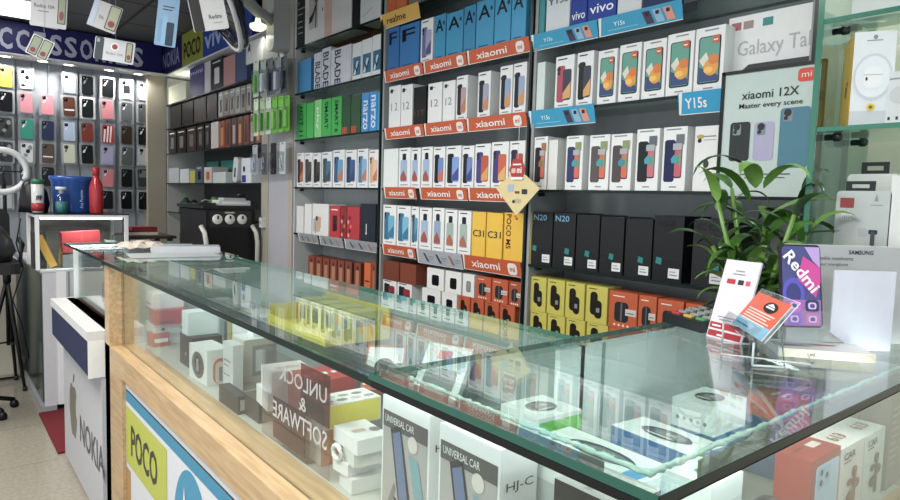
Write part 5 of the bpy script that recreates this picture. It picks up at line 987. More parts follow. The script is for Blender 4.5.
inbox(0, 0, Z0, .12, .1, '#cdd0ce', 'white carton with curled print behind the watch box', h=.185, M=place(.80, 2.02, Z0+.0004, .1), fn=lambda b, w, h: b.rrect(.02, .1, h*.7, h*.76, .01, INKL))
stack((233, 243, 223, .68), Z0, dict(col='#c9cccc', label='tall pale grey box with label lines in mid counter', h=.14, fnside=lines((.1, .8, .6, .64), (.1, .6, .5, .53), (.1, .7, .3, .33))))
stack((238, 243, 219, .622), Z0, dict(col='#2c2d30', label='flat black box against the counter front glass', h=.048, side='#232427', fn=lines((.2, .8, .2, .8), c=mat('#a9a6a0', .4))))
z = stack((244, 284, 232, .74), Z0, dict(col='#bcb7ab', label='large beige grey box with square labelled end', h=.135, fn=lambda b, w, h: (b.rect(w*.2, w*.9, h*.15, h*.85, mat('#8d8f8d', .4)), b.rect(w*.28, w*.5, h*.25, h*.75, mat('#cfd0cd', .4), -.001), b.rect(w*.55, w*.85, h*.25, h*.7, mat('#6d7073', .4), -.001)), top='#c4c8c8'))
stack((253, 286, 245, .78), z, dict(col='#dfe2e1', label='white box with tiny print on the large beige grey box', h=.06, fn=lines((.1, .35, .2, .3), (.1, .5, .4, .45)), rz=-.1))
z = stack((259, 292, 243, .64), Z0, dict(col='#3c332f', label='dark brown box below the pair of white boxes', h=.055, top='#4c443f'))
zA = stack((268, 296, 252, .63), z, dict(col='#dcdddb', label='white box lying tilted on the dark brown box', h=.045, rz=-.12, fntop=lambda b, w, h: b.disc(w*.5, h*.5, .03, .012, mat('#9a8f8c', .4))))
stack((272, 310, 258, .64), zA, dict(col='#dfe0df', label='white box above with red-edged front near maroon reflection', h=.05, rz=-.1, fn=lambda b, w, h: (b.rect(w*.4, w*.98, h*.05, h*.95, mat('#a33d4a', .4)),), fntop=lines((.2, .8, .3, .5), c=mat('#b9b3b0', .4))))
z = stack((322, 366, 309, .645), Z0, dict(col='#d8d6d2', label='white box with orange end below the yellow-ended box', h=.09, rz=-.06, fn=lambda b, w, h: b.rect(0, w*.5, 0, h, mat('#cf7f36', .4))))
z = stack((325, 381, 308, .635), z, dict(col='#dedfdd', label='white patterned box with bright yellow end', h=.052, rz=-.02, fn=lambda b, w, h: b.rect(.002, w-.002, .002, h-.002, mat('#e6d82a', .4)), fntop=lambda b, w, d: [b.disc(w*(.15+.12*k), d*(.3+.35*(k % 2)), .013, .008, mat(['#9a9c98', '#b7b9b4', '#7d807c'][k % 3], .4)) for k in range(7)]))
zC = Z0
for k, (pc, pr, pl, a, hh) in enumerate(((352, 385, 337, -.1, .03), (348, 384, 334, .05, .026), (354, 386, 340, -.12, .028), (357, 388, 331, -.05, .03))):
    zC = stack((pc, pr, pl, .63, 460), zC, dict(col=['#d6d7d3', '#dfe0dd', '#d2d2cd', '#e2e2e0'][k], label='white charger box %s in the loose stack by the phone mount cartons' % ['at the bottom', 'second from below', 'third from below', 'at the top'][k], h=hh, rz=a, fntop=(lambda b, w, d: (b.rect(w*.2, w*.6, d*.4, d*.55, mat('#c9a09a', .4)), b.disc(w*.85, d*.4, .012, .012, mat('#77777a', .4)))) if k == 3 else None, group='white charger boxes'))
q = onX(337, 452, .626)
b = MB(); b.tube([(.626, q.y+.016*math.cos(a/10*2*PI), q.z+.014*math.sin(a/10*2*PI)) for a in range(11)], .005, WHITE, 8, False); tag(b.build('cable_loop', None), 'white cable loop hanging beside the charger boxes', 'cable')
# phone mount cartons (front = -X face)
def mount(b, w, h):
    b.rect(w*.03, w*.97, h*.02, h*.9, mat('#a39f9b', .35)); b.rect(w*.03, w*.97, h*.78, h*.9, mat('#4d4b4c', .35), -.0009); b.text('UNIVERSAL CAR HOLDER'[:14], w*.08, w*.7, h*.82, h*.87, WHITE, -.0014)
    D = mat('#1e2025', .3); b.poly([(w*.2, h*.78), (w*.42, h*.84), (w*.66, h*.3), (w*.42, h*.22)], D, -.0013); b.poly([(w*.25, h*.75), (w*.41, h*.79), (w*.6, h*.33), (w*.43, h*.28)], mat('#5d6f95', .25), -.0017)
    b.poly([(w*.3, h*.3), (w*.75, h*.22), (w*.8, h*.1), (w*.4, h*.04)], D, -.0020); b.rect(w*.45, w*.55, h*.02, h*.2, D, -.0022)
    b.disc(w*.68, h*.74, w*.1, h*.06, mat('#d0c6bd', .4), -.0016); b.poly([(w*.6, h*.66), (w*.8, h*.64), (w*.92, h*.4), (w*.74, h*.38)], mat('#6f9ba3', .4), -.0018); b.poly([(w*.7, h*.34), (w*.95, h*.3), (w*.95, h*.1), (w*.8, h*.1)], mat('#7d4f45', .4), -.0015)
    b.poly([(w*.05, h*.1), (w*.3, h*.4), (w*.34, h*.36), (w*.12, h*.04)], mat('#7b7875', .4), -.0012)
def mountbox(pl, pr, X, label, side_t):
    ya = onX(pl[0], pl[1], X).y; yb = onX(pr[0], pr[1], X).y; w = ya-yb; h = .24
    b = MB(); b.box(0, w, 0, .075, 0, h, mat('#dfe0e0', .35)); mount(b, w, h)
    keep = b.M; b.M = Matrix.Translation((w, 0, 0)) @ Matrix.Rotation(PI/2, 4, 'Z'); b.text(side_t, .012, .066, h*.72, h*.79, mat('#33363c', .4)); b.M = keep
    tag(b.build('phone_mount_box', None, place(X, ya, Z0+.0004, WALLROT)), label, 'box', 'phone mount cartons')
mountbox((383, 405), (430, 425), .612, 'white carton picturing a black phone mount, left one behind front glass', 'HJ-C')
mountbox((440, 430), (501, 452), .606, 'white carton picturing a black phone mount, right one behind front glass', 'HJ-C')
inbox(0, 0, Z0, .082, .1, '#17181a', 'black box with pale grey top at the near front corner', h=.235, M=place(.61, .425, Z0+.0004, 0), top='#a9aaa8', fntop=lines((.1, .4, .5, .6)))
# under the thick near glass
def oval(b, w, d, c='#3d4347'): b.disc(w*.5, d*.5, w*.3, d*.26, mat(c, .3)); b.disc(w*.53, d*.52, w*.2, d*.15, mat('#6f777b', .25), -.0011); b.poly([(w*.28, d*.36), (w*.36, d*.3), (w*.66, d*.32), (w*.62, d*.36)], mat('#c9d0d2', .3), -.0016); b.text('360', w*.5, w*.62, d*.46, d*.56, WHITE, -.0021)
def BLK_(x, y, z, a): return place(x, y, z+.0004, a)
def Pz(px, py, z): return onZ(px, py, z)
def topbox(pA, pB, pC, z, h, col, label, fntop=None, fn=None, fnside=None, top=None, z0=None, side=None, name='device_box'):
    """pA near-left top corner, pB near-right, pC far-left, on the plane z (top of the box)"""
    A, B, C = Pz(*pA, z), Pz(*pB, z), Pz(*pC, z); w = (B-A).length; a = math.atan2(B.y-A.y, B.x-A.x); d = abs((C-A).dot(Vector((-math.sin(a), math.cos(a), 0))))
    inbox(0, 0, 0, w, d, col, label, h=h, M=place(A.x, A.y, z-h, a), fntop=fntop, fn=fn, fnside=fnside, top=top, side=side, name=name)
    return A, w, d, a
def colorfn(c): return lambda b, w, h: b.rect(0, w, 0, h, mat(c, .35))
def pedestal(x, y, w, d, top, col, label, rz=WALLROT): return inbox(0, 0, Z0, w, d, col, label, h=top-Z0-.0008, M=place(x, y, Z0+.0004, rz))
z = pedestal(.70, .65, .19, .085, .93, '#b9c2c0', 'pale green-grey carton under the white box with blue square')
inbox(0, 0, z, .195, .085, '#d6dfdd', 'white device box with dark oval print and blue square', h=.055, M=place(.70, .652, z, WALLROT-.04), fntop=lambda b, w, d: (oval(b, w, d), b.rect(w*.82, w*.95, d*.08, d*.36, mat('#2f8fc9', .3))), name='device_box')
z = pedestal(.93, .675, .165, .09, .89, '#aeb9b8', 'grey carton under the blue-sided box with oval print')
inbox(0, 0, z, .165, .088, '#2f6fa6', 'white-topped box with blue sides and oval print', h=.06, M=place(.93, .676, z, WALLROT-.08), fntop=oval, top='#d6dfdd', name='device_box')
z = pedestal(1.115, .672, .09, .12, .915, '#2c6c9c', 'blue box beneath the small white oval-print box')
inbox(0, 0, z, .088, .118, '#d9e3e0', 'small white box with oval print near the card terminal', h=.055, M=place(1.116, .672, z, WALLROT), fntop=oval, fn=lambda b, w, h: [b.disc(w*(.15+.16*k), h*.35, .004, .004, mat('#7f8c8c', .4), n=8) for k in range(5)], name='device_box')
z = pedestal(.80, .728, .105, .10, .92, '#8e9693', 'grey carton under the lime green fronted box', 0)
inbox(0, 0, z, .105, .10, '#d9e3e1', 'white box with lime green front and dark oval top', h=.05, M=place(.80, .728, z, -.05), fn=lambda b, w, h: (b.rect(0, w, 0, h*.85, mat('#5cc62c', .35)), [b.disc(w*(.15+.17*k), h*.25, .005, .005, WHITE, -.001, 10) for k in range(5)]), fntop=oval, name='device_box')
z = pedestal(.742, .455, .068, .08, .965, '#c3cbc9', 'tall carton under the white fruit-emblem carton')
inbox(0, 0, z, .068, .08, '#d6dfdd', 'white flat carton with grey fruit emblem under near glass', h=.03, M=place(.742, .455, z, WALLROT), fntop=lambda b, w, d: (b.disc(w*.5, d*.42, .008, .008, mat('#6c7573', .3)), b.disc(w*.56, d*.58, .003, .004, mat('#6c7573', .3))))
b = MB(); b.bev(0, .10, 0, .018, 0, .19, .012, mat('#dfe3e2', .3)); b.rrect(.015, .09, .01, .17, .01, mat('#c5d0cf', .25)); tag(b.build('tablet_box', None, place(.74, .361, Z0+.0006)), 'white rounded tablet carton upright behind the near end glass', 'box')
b = MB(); vs = []
for z, r in ((0, .10), (.05, .11), (.1, .10), (.14, .08), (.16, .03)):
    for k in range(16): a = 2*PI*k/16; q = 1+.08*math.sin(5*a+z*60); vs.append((r*q*math.cos(a)*.8, r*q*math.sin(a)*.28, z))
b.add(vs, [(j*16+k, j*16+(k+1) % 16, (j+1)*16+(k+1) % 16, (j+1)*16+k) for j in range(4) for k in range(16)]+[tuple(range(16))[::-1], tuple(range(64, 80))], mat('#32363a', .3), True)
b.tube([(.0, -.033, .05), (-.03, -.035, .07), (-.04, -.034, .1), (-.02, -.03, .125), (.01, -.03, .13)], .004, mat('#4f9fe0', .2), 6)
tag(b.build('pouch', None, place(.935, .41, Z0+.0006)), 'dark crinkled pouch with a blue curved mark behind the near glass', 'pouch')
# phone carton, red, standing
YF = .43
A = onY(812, 461.5, YF); B = onY(841, 448.5, YF); w = B.x-A.x-.001; h = A.z-Z0-.001
b = MB(); b.box(0, w, 0, .06, 0, h, mat('#b03a34', .35), mat('#a83a36', .35)); b.rrect(w*.16, w*.97, .02, h*.90, .008, mat('#b9d0e4', .3)); b.rrect(w*.22, w*.66, h*.62, h*.87, .006, mat('#a6c0d8', .3), -.001)
for x, z in ((.34, .81), (.34, .69), (.53, .75)): b.disc(w*x, h*z, .006, .006, mat('#5a6570', .2), -.0015, 14)
k_ = b.M; b.M = Matrix.Translation((0, 0, h)) @ Matrix.Rotation(-PI/2, 4, 'X'); b.rect(w*.55, w*.85, .025, .042, mat('#e3cfc9', .4)); b.rect(w*.15, w*.42, .035, .040, mat('#7c2a26', .4)); b.M = k_
tag(b.build('phone_box', None, place(A.x, YF, Z0+.0005)), 'dark red carton with a pale blue phone picture at near end', 'box')
def carbox(pl, pr, label, tint):
    A = onY(*pl, YF); B = onY(*pr, YF); w = B.x-A.x-.001; h = A.z-Z0-.001
    b = MB(); b.box(0, w, 0, .07, 0, h, mat(tint, .35)); b.text('CAR', w*.12, w*.6, h*.83, h*.92, INK, bold=.02); b.rect(w*.15, w*.45, h*.78, h*.8, mat('#9a6b60', .4))
    br = mat('#8a5b48' if 'left' in label else '#51463f', .35); b.disc(w*.62, h*.62, w*.12, h*.07, br, -.001, 12); b.disc(w*.42, h*.5, w*.12, h*.05, br, -.0013, 12); b.disc(w*.72, h*.44, w*.14, h*.07, br, -.0016, 12); b.disc(w*.5, h*.3, w*.2, h*.08, br, -.0019, 12); b.rect(w*.55, w*.68, h*.12, h*.6, br, -.0022)
    k_ = b.M; b.M = Matrix.Translation((0, 0, h)) @ Matrix.Rotation(-PI/2, 4, 'X'); b.text('613', w*.3, w*.75, .02, .045, mat('#8d4f44', .4), bold=.02); b.M = k_
    tag(b.build('car_holder_box', None, place(A.x, YF, Z0+.0004)), label, 'box', 'car holder cartons')
carbox((842, 449.5), (865, 437.5), 'white carton with brown car holder, left of two at the near end', '#e0d8d4')
carbox((866, 437), (886, 426), 'white mint carton with dark car holder, right of two at the near end', '#d3dcd8')
b = MB(); w = .1; b.box(0, w, 0, .06, 0, .27, mat('#8b8984', .4))
for k in range(9): b.rect(w*.1, w*(.4+.1*(k % 3)), .05+.015*k, .054+.015*k, mat('#b5b2aa', .4))
p = onY(889, 440, YF); tag(b.build('accessory_box', None, place(p.x, YF, Z0+.0004)), 'grey carton with small print at the far right of the near end', 'box')
# colourful cartons seen through the glass below the stands
z = inbox(0, 0, Z0, .16, .12, '#3f6f92', 'blue carton beneath the coral and lilac ones', h=.13, M=place(1.40, .56, Z0+.0004, 0))
inbox(0, 0, z, .07, .1, '#c9705c', 'coral red carton lying left, seen through near glass', h=.05, M=place(1.40, .56, z, 0), fntop=lines((.2, .8, .3, .4), (.2, .7, .5, .6), c=WHITE)); inbox(0, 0, z, .075, .1, '#a48fc0', 'lilac carton lying right, seen through near glass', h=.05, M=place(1.48, .56, z, 0), fntop=lines((.2, .8, .3, .5), c=WHITE))
z = inbox(0, 0, Z0, .16, .10, '#b9c86a', 'yellow green carton at near end behind car holder cartons', h=.14, M=place(1.17, .515-.0, Z0+.0004, 0)) if False else Z0
# middle of the long run, seen through the top: mirrored banner glass and leaning cartons
def lean(x, y, z, w, h, d, rz, rx, col, label, fn=None, name='phone_case_box', ry=0):
    b = MB(); b.box(0, w, 0, d, 0, h, mat(col, .35)); 
    if fn: fn(b, w, h)
    tag(b.build(name, None, Matrix.Translation((x, y, z)) @ Matrix.Rotation(rz, 4, 'Z') @ Matrix.Rotation(rx, 4, 'X') @ Matrix.Rotation(ry, 4, 'Y')), label, 'box')
b = MB(); b.box(0, .34, 0, .75, 0, .095, mat('#b9c4c1', .4)); tag(b.build('display_riser', None, place(.675, 1.32, Z0+.1+.0, 0)), '', '') if False else None
for i in range(4):
    y = .98+.115*i; hh = .13+.02*(i % 3)
    inbox(0, 0, Z0, .11, .095, ['#6d7876', '#8d9896', '#5d6b6b', '#959f9d', '#6f7d80', '#b8c2c0', '#8b9898'][i], 'upright pale carton along the inner back of the counter, %s from near' % ORD[i], h=hh, M=place(.875, y, Z0+.0004, 0), fntop=lines((.1, .9, .15, .3), (.1, .6, .5, .6)), fnside=lines((.1, .8, .6, .8)), group='cartons along the inner back')
lq = onZ(408, 368, .95)
lean(lq.x, lq.y, Z0+.12, .12, .15, .02, -1.2, math.radians(-38), '#c9d3d0', 'tilted white phone case carton with dark window and red label', lambda b, w, h: (b.rrect(w*.15, w*.85, h*.1, h*.6, .01, mat('#4b5557', .3)), b.rect(w*.3, w*.6, h*.75, h*.9, mat('#b5473f', .3))))
lq = onZ(378, 360, .94)
lean(lq.x-.05, lq.y, Z0+.12, .10, .15, .02, -.7, math.radians(-58), '#a9583f', 'tilted white and brown phone case carton with black shape', lambda b, w, h: (b.rect(w*.05, w*.95, h*.1, h*.95, WHITE), b.disc(w*.5, h*.5, .025, .03, INK, -.001)))
lq = onZ(420, 382, .93)
lean(lq.x, lq.y, Z0+.13, .04, .17, .012, -.9, math.radians(-75), '#bfb3ad', 'long narrow grey pink strip carton lying under the glass')
inbox(0, 0, Z0, .12, .12, '#b03a3c', 'dark red carton with small white symbols before the yellow tray', h=.15, M=place(.68, 1.33, Z0+.0004, 0), fntop=lambda b, w, d: [b.rect(w*(.1+.2*k), w*(.2+.2*k), d*.4, d*.55, WHITE) for k in range(4)])
lq = onZ(452, 352, .93)
lean(lq.x-.06, lq.y-.03, Z0+.10, .10, .14, .02, -.9, math.radians(-50), '#4e585a', 'tilted dark grey case carton with rounded window', lambda b, w, h: b.rrect(w*.15, w*.85, h*.1, h*.85, .015, mat('#8e9c9c', .3)))
# yellow display tray with four small boxes, red boxes in front
t = thing('display_tray', 'yellow card display tray holding small boxes inside the counter', 'tray', M=place(.785, 1.46, Z0+.195, -.0))
Y_ = mat('#e2d32c', .4)
b = MB(); b.box(0, .2, 0, .36, 0, .008, Y_); b.box(0, .006, 0, .36, .008, .03, Y_); b.box(.194, .2, 0, .36, .008, .085, Y_); b.box(.006, .194, .354, .36, .008, .06, Y_); b.box(.006, .194, 0, .006, .008, .04, Y_); b.build('tray_base', t)
b = MB(); b.box(.02, .18, .02, .34, -.1946, -.0005, mat('#6f7a7a', .4)); b.build('riser', t)
for i in range(4):
    inbox(0, 0, 0, .10, .06, '#dcd98a', 'cream and yellow small box in the yellow tray, %s from near' % ORD[i], h=.07, M=place(.865, 1.475+.082*i, Z0+.2035, 0), fnside=lambda b, w, h: (b.rrect(w*.2, w*.8, h*.15, h*.75, .006, mat('#77826a', .3)), b.rect(w*.1, w*.7, h*.85, h*.9, INKL)), fn=lines((.2, .8, .2, .7), c=mat('#8a8f5f', .4)), group='small boxes in the yellow tray')
z = inbox(0, 0, Z0, .12, .2, '#8f3a38', 'dark red carton row beneath the yellow tray', h=.12, M=place(.82, 1.56+.0, Z0+.0004, 0)) if False else Z0
inbox(0, 0, 0, .11, .16, '#a33a38', 'dark red carton with small white symbols before the yellow tray', h=.03, M=place(.90, 1.615, Z0+.1755+.0, 0), fnside=lambda b, w, h: [b.rect(w*(.1+.2*k), w*(.2+.2*k), h*.3, h*.75, WHITE) for k in range(4)]) if False else None
# reflection of a poster in the front glass, built as a translucent mirrored panel
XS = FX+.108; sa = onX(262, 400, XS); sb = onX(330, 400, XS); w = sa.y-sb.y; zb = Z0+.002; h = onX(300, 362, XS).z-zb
t = thing('poster_reflection', 'poster reflection in the front glass, built as a translucent maroon panel with mirrored words', 'sign', M=place(XS, sa.y, zb, WALLROT))
FAINT = glass('faint_reflection', (.9, .87, .88), .02)
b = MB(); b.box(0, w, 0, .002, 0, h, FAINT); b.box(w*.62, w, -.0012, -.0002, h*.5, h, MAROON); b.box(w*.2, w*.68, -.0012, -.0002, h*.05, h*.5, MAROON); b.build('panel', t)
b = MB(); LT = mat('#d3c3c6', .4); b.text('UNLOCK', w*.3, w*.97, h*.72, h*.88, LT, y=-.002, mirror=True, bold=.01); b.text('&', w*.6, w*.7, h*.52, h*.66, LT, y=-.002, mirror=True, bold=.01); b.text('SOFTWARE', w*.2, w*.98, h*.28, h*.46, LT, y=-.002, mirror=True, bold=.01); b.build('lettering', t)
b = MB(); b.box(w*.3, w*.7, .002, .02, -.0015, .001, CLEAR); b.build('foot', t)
# tools and small things under the far glass
for i in range(8):
    y = 1.96+.075*i; hh = [.15, .12, .17, .13, .16, .11, .15, .13][i]
    inbox(0, 0, Z0, .14, .045, ['#8b9a98', '#42524f', '#b9c2c0', '#2f3b3a', '#a59a5a', '#6c7b78', '#c7ccca', '#3d4a48'][i], 'slim carton in the far part of the counter, %s from near' % ORD[i], h=hh, M=place(.84, y, Z0+.0004, 0), fntop=lines((.1, .8, .3, .6)), group='slim cartons in the far part')
# ================================================================ ON THE NEAR GLASS
ZG = z2+.0005
def pt(px, py): return onZ(px, py, z2)
# leaning payment stand (printed code left out)
M, w, h = panel_px((706, 336), (740, 345), (727, 259), z2)
t = thing('payment_stand', 'leaning white payment board with red bands at its foot', 'sign', M=M)
w = max(w, .05)
b = MB(); b.box(0, w, 0, .004, 0.0006, h, mat('#cfcbd4', .3)); b.build('board', t)
b = MB(); b.rect(.002, w-.002, .004, h*.1, mat('#a3202c', .35)); b.rect(.002, w-.002, h*.125, h*.2, mat('#a3202c', .35)); b.rect(w*.1, w*.35, h*.15, h*.17, WHITE, -.001); b.rect(w*.3, w*.5, h*.04, h*.06, WHITE, -.001)
b.rect(w*.18, w*.42, h*.7, h*.76, mat('#b3242f', .35)); b.rect(w*.5, w*.66, h*.7, h*.76, INK); b.rect(w*.72, w*.84, h*.7, h*.76, mat('#c2495a', .35)); b.rect(w*.36, w*.62, h*.86, h*.875, INKL); b.rect(w*.3, w*.66, h*.82, h*.835, INKL); b.rect(w*.2, w*.7, h*.27, h*.285, INKL); b.rect(w*.25, w*.6, h*.235, h*.25, INKL)
b.build('print', t)
Mi = M.inverted(); c0 = M @ Vector((w*.5, .004, h*.6)); foot = Vector((c0.x, c0.y, 0))+Vector((M.col[1][0], M.col[1][1], 0)).normalized()*.0
b = MB(); n = Vector((M.col[1][0], M.col[1][1], 0)).normalized(); A = M @ Vector((w*.3, .004, h*.5)); B = A+n*.05; B.z = ZG; A2 = M @ Vector((w*.7, .004, h*.5)); B2 = A2+n*.05; B2.z = ZG
b.add([tuple(Mi @ q) for q in (A, A2, B2, B)], [(0, 1, 2, 3)], CLEAR); b.tube([tuple(Mi @ A), tuple(Mi @ B)], .0015, CLEAR, 4); b.build('strut', t)
# card terminal
A, B_ = pt(665, 323), pt(701, 333.5); u_ = (B_-A).normalized(); v_ = Vector((-u_.y, u_.x, 0)); wv = (B_-A).length
Mt = Matrix((u_, v_, Vector((0, 0, 1)))).transposed().to_4x4(); Mt.translation = Vector((*((A+B_)/2).xy, ZG))
t = thing('card_terminal', 'black card payment terminal with pale keys on the near glass', 'card terminal', M=Mt)
b = MB(); 
dv = .15
vs = [(-wv/2, 0, 0), (wv/2, 0, 0), (wv/2, dv, 0), (-wv/2, dv, 0), (-wv/2, 0, .022), (wv/2, 0, .022), (wv/2, dv*.65, .034), (-wv/2, dv*.65, .034), (wv/2, dv, .055), (-wv/2, dv, .055)]
b.add(vs, [(0, 3, 2, 1), (0, 1, 5, 4), (4, 5, 6, 7), (7, 6, 8, 9), (1, 2, 8, 6, 5), (3, 0, 4, 7, 9), (2, 3, 9, 8)], mat('#232527', .35)); b.build('body', t)
b = MB(); b.add([(-.38*wv, dv*.69, .0372), (.38*wv, dv*.69, .0372), (.38*wv, dv*.95, .0535), (-.38*wv, dv*.95, .0535)], [(0, 1, 2, 3)], mat('#4c5654', .1)); b.build('screen', t)
for r in range(5):
    for c in range(3):
        x = (-.33+.33*c)*wv; y = .010+.018*r; z = .022+(y/(dv*.65))*.012
        col = '#8e9593' if r else ['#b8353a', '#c9a53a', '#3f9a55'][c]
        b = MB(); b.M = Matrix.Translation((x, y, z)); b.bev(-.11*wv, .11*wv, 0, .011, 0, .004, .002, mat(col, .4), 'z'); b.build('key', t)
# clear acrylic card holder with orange card
A = pt(738, 357)
hold = thing('card_holder', 'clear angular acrylic card holder in front of the payment board', 'holder', (0, 0, 0))
Ma, wa, ha = panel_px((732, 323), (761, 341), (759, 292), z2+.042)
card = MB(); card.box(0, wa, 0, .0015, 0, ha, mat('#d9e3e6', .35)); card.rect(0, wa, ha*.3, ha, mat('#d65a3c', .35)); card.rect(0, wa, 0, ha*.3, mat('#7fb3cf', .35), -.0007)
card.disc(wa*.62, ha*.75, wa*.19, ha*.14, mat('#1c1c1e', .3), -.0011); card.rect(wa*.5, wa*.74, ha*.72, ha*.76, WHITE, -.0015); card.poly([(wa*.5, ha*.78), (wa*.62, ha*.86), (wa*.74, ha*.78)], WHITE, -.0015)
for k in range(5): card.rect(wa*.1, wa*(.9-.06*(k % 3)), ha*(.55-.07*k), ha*(.58-.07*k), mat('#e8d3cb', .35), -.0011)
card.rect(wa*.08, wa*.5, ha*.1, ha*.14, mat('#2f6f95', .35), -.0011)
tag(card.build('business_card', None, Ma), 'orange and light blue card with black oval emblem in acrylic holder', 'card')
b = MB(); b.M = Ma
b.box(-.008, wa+.010, .0022, .0045, -.006, ha*1.12, CLEAR); b.box(-.008, wa+.010, -.014, .0022, -.009, -.006, CLEAR); b.box(-.008, wa+.010, -.016, -.014, -.009, .015, CLEAR); b.tube([(-.008, .003, 0), (-.008, .003, ha*1.12), (wa+.01, .003, ha*1.12), (wa+.01, .003, 0)], .0008, mat('#cfd8da', .1), 5); b.build('back_plate', hold)
b = MB(); P1 = Ma @ Vector((-.006, -.01, -.0095)); P2 = Ma @ Vector((wa+.008, -.01, -.0095)); dn = Vector((Ma.col[1][0], Ma.col[1][1], 0)).normalized()
f1, f2 = P1.copy(), P2.copy(); f1.z = f2.z = ZG+.002; g1, g2 = f1+dn*.05, f2+dn*.05
for s_, e_ in ((P1, f1-dn*.0), (P2, f2), (f1, g1), (f2, g2)): b.tube([tuple(s_), tuple(e_)], .002, mat('#aab5b6', .15), 6)
b.add([tuple(q) for q in (f1, f2, g2, g1)], [(0, 1, 2, 3)], CLEAR); A5 = Ma @ Vector((0, .0045, ha*.55)); A6 = Ma @ Vector((wa, .0045, ha*.55)); b.add([tuple(q) for q in (A5, A6, g2, g1)], [(0, 1, 2, 3)], CLEAR); b.tube([tuple(A5), tuple(g1)], .0012, mat('#98a3a6', .15), 6); b.tube([tuple(A6), tuple(g2)], .0012, mat('#5b6466', .1), 6)
b.build('base', hold)
b = MB(); q = pt(720, 361); q2 = pt(810, 372)
u_ = (q2-q).normalized(); v_ = Vector((-u_.y, u_.x, 0)); L_ = (q2-q).length
b.M = Matrix((u_, v_, Vector((0, 0, 1)))).transposed().to_4x4(); b.M.translation = Vector((q.x, q.y, ZG))
b.box(0, L_, 0, .05, 0, .003, CLEAR); b.box(0, L_, 0, .003, .003, .012, CLEAR); b.tube([(0, 0, .012), (L_, 0, .012)], .0012, mat('#b3bcbc', .15), 5); b.box(0, .003, 0, .05, .003, .012, CLEAR); b.box(L_*.42, L_*.44, .003, .05, .003, .02, CLEAR); b.box(L_-.003, L_, 0, .05, .003, .02, CLEAR)
tag(b.build('acrylic_tray', None), 'low clear acrylic tray lying before the card holder', 'tray')
# bright-edged stand base with logo and phone dummy board
A, B_ = pt(778, 356), pt(875, 363.5)
u_ = (B_-A).normalized(); v_ = Vector((-u_.y, u_.x, 0)); Lb = (B_-A).length
MBs = Matrix((u_, v_, Vector((0, 0, 1)))).transposed().to_4x4(); MBs.translation = Vector((A.x, A.y, ZG))
t = thing('phone_stand', 'low grey display base with cream front edge and small logo', 'stand', M=MBs)
b = MB(); b.box(0, Lb, .002, .085, 0, .014, mat('#b9bcc0', .25)); b.rect(Lb*.3, Lb*.6, .0, .0, INK) if False else None; b.build('body', t)
b = MB(); b.box(0, Lb, -.002, .0018, .0, .0145, mat('#e8e2cd', .3)); b.text('mi', Lb*.33, Lb*.38, .004, .0105, mat('#6c6d6a', .4), y=-.0026, bold=.02); b.build('front_edge', t)
b = MB(); b.M = Matrix.Translation((0, 0, .0146)) @ Matrix.Rotation(-PI/2, 4, 'X'); b.rect(Lb*.05, Lb*.4, .03, .036, INKL, -.0004); b.rect(Lb*.45, Lb*.7, .05, .056, mat('#b0525a', .4), -.0004); b.build('print', t)
M, w, h = panel_px((782, 327), (823, 328), (779.5, 244), ZG+.045)
t = thing('phone_display_board', 'upright purple and pink phone-shaped board with white diagonal word', 'sign', M=M)
b = MB(); b.bev(0, w, 0, .006, 0, h, .008, mat('#2b2230', .3)); b.build('board', t)
b = MB(); y = -.0008; m_ = .003
b.rrect(m_, w-m_, m_, h-m_, .007, mat('#4a4f86', .25), y)
b.disc(w*.3, h*.4, w*.27, h*.2, mat('#5a55c0', .25), y-.0003); b.disc(w*.3, h*.4, w*.18, h*.13, mat('#3c3f7a', .25), y-.0006)
b.poly([(w*.4, h*.58), (w*.84, h*.36), (w*.97, h*.55), (w*.97, h*.72), (w*.55, h*.86)], mat('#d0409a', .25), y-.0009)
b.poly([(w*.6, h*.97), (w*.97, h*.97), (w*.97, h*.72), (w*.8, h*.8)], mat('#b79bd6', .25), y-.0007)
b.rect(w*.04, w*.96, m_, h*.33, mat('#9a6aa8', .25), y-.0008) 
for i, (cx, cz) in enumerate(((.3, .26), (.74, .26), (.3, .1), (.74, .1))): b.rrect(w*(cx-.17), w*(cx+.17), h*(cz-.07), h*(cz+.07), .006, mat(['#c25fd0', '#3a3d6a', '#8e4fd0', '#c76ab0'][i], .25), y-.0012); b.rrect(w*(cx-.1), w*(cx+.1), h*(cz-.04), h*(cz+.04), .004, mat('#d9b8e6', .25), y-.0015); b.rrect(w*(cx-.06), w*(cx+.06), h*(cz-.024), h*(cz+.024), .003, mat('#5b4a8f', .25), y-.0018)
b.build('screen_print', t)
vs, fs, _ = text_geo('Redmi', .02); a = math.radians(-52); Lx, Hz = h*.56, w*.3; out = []
for u0, v0 in vs: 
    x = (u0-.5)*Lx; z = (v0-.5)*Hz; out.append((w*.5+x*math.cos(a)-z*math.sin(a), y-.0024, h*.67+x*math.sin(a)+z*math.cos(a)))
b = MB(); b.add(out, fs, mat('#efe9f4', .3)); b.build('lettering', t)
b = MB(); b.box(-.006, w+.006, -.012, -.009, -.001, .03, CLEAR); b.box(-.006, w+.006, -.009, .012, -.001, .0, CLEAR); b.box(-.006, w+.006, .0075, .0105, .0, .04, CLEAR); b.box(w*.05, w*.95, -.008, .01, -.0292, -.0012, CLEAR); b.build('clip', t)
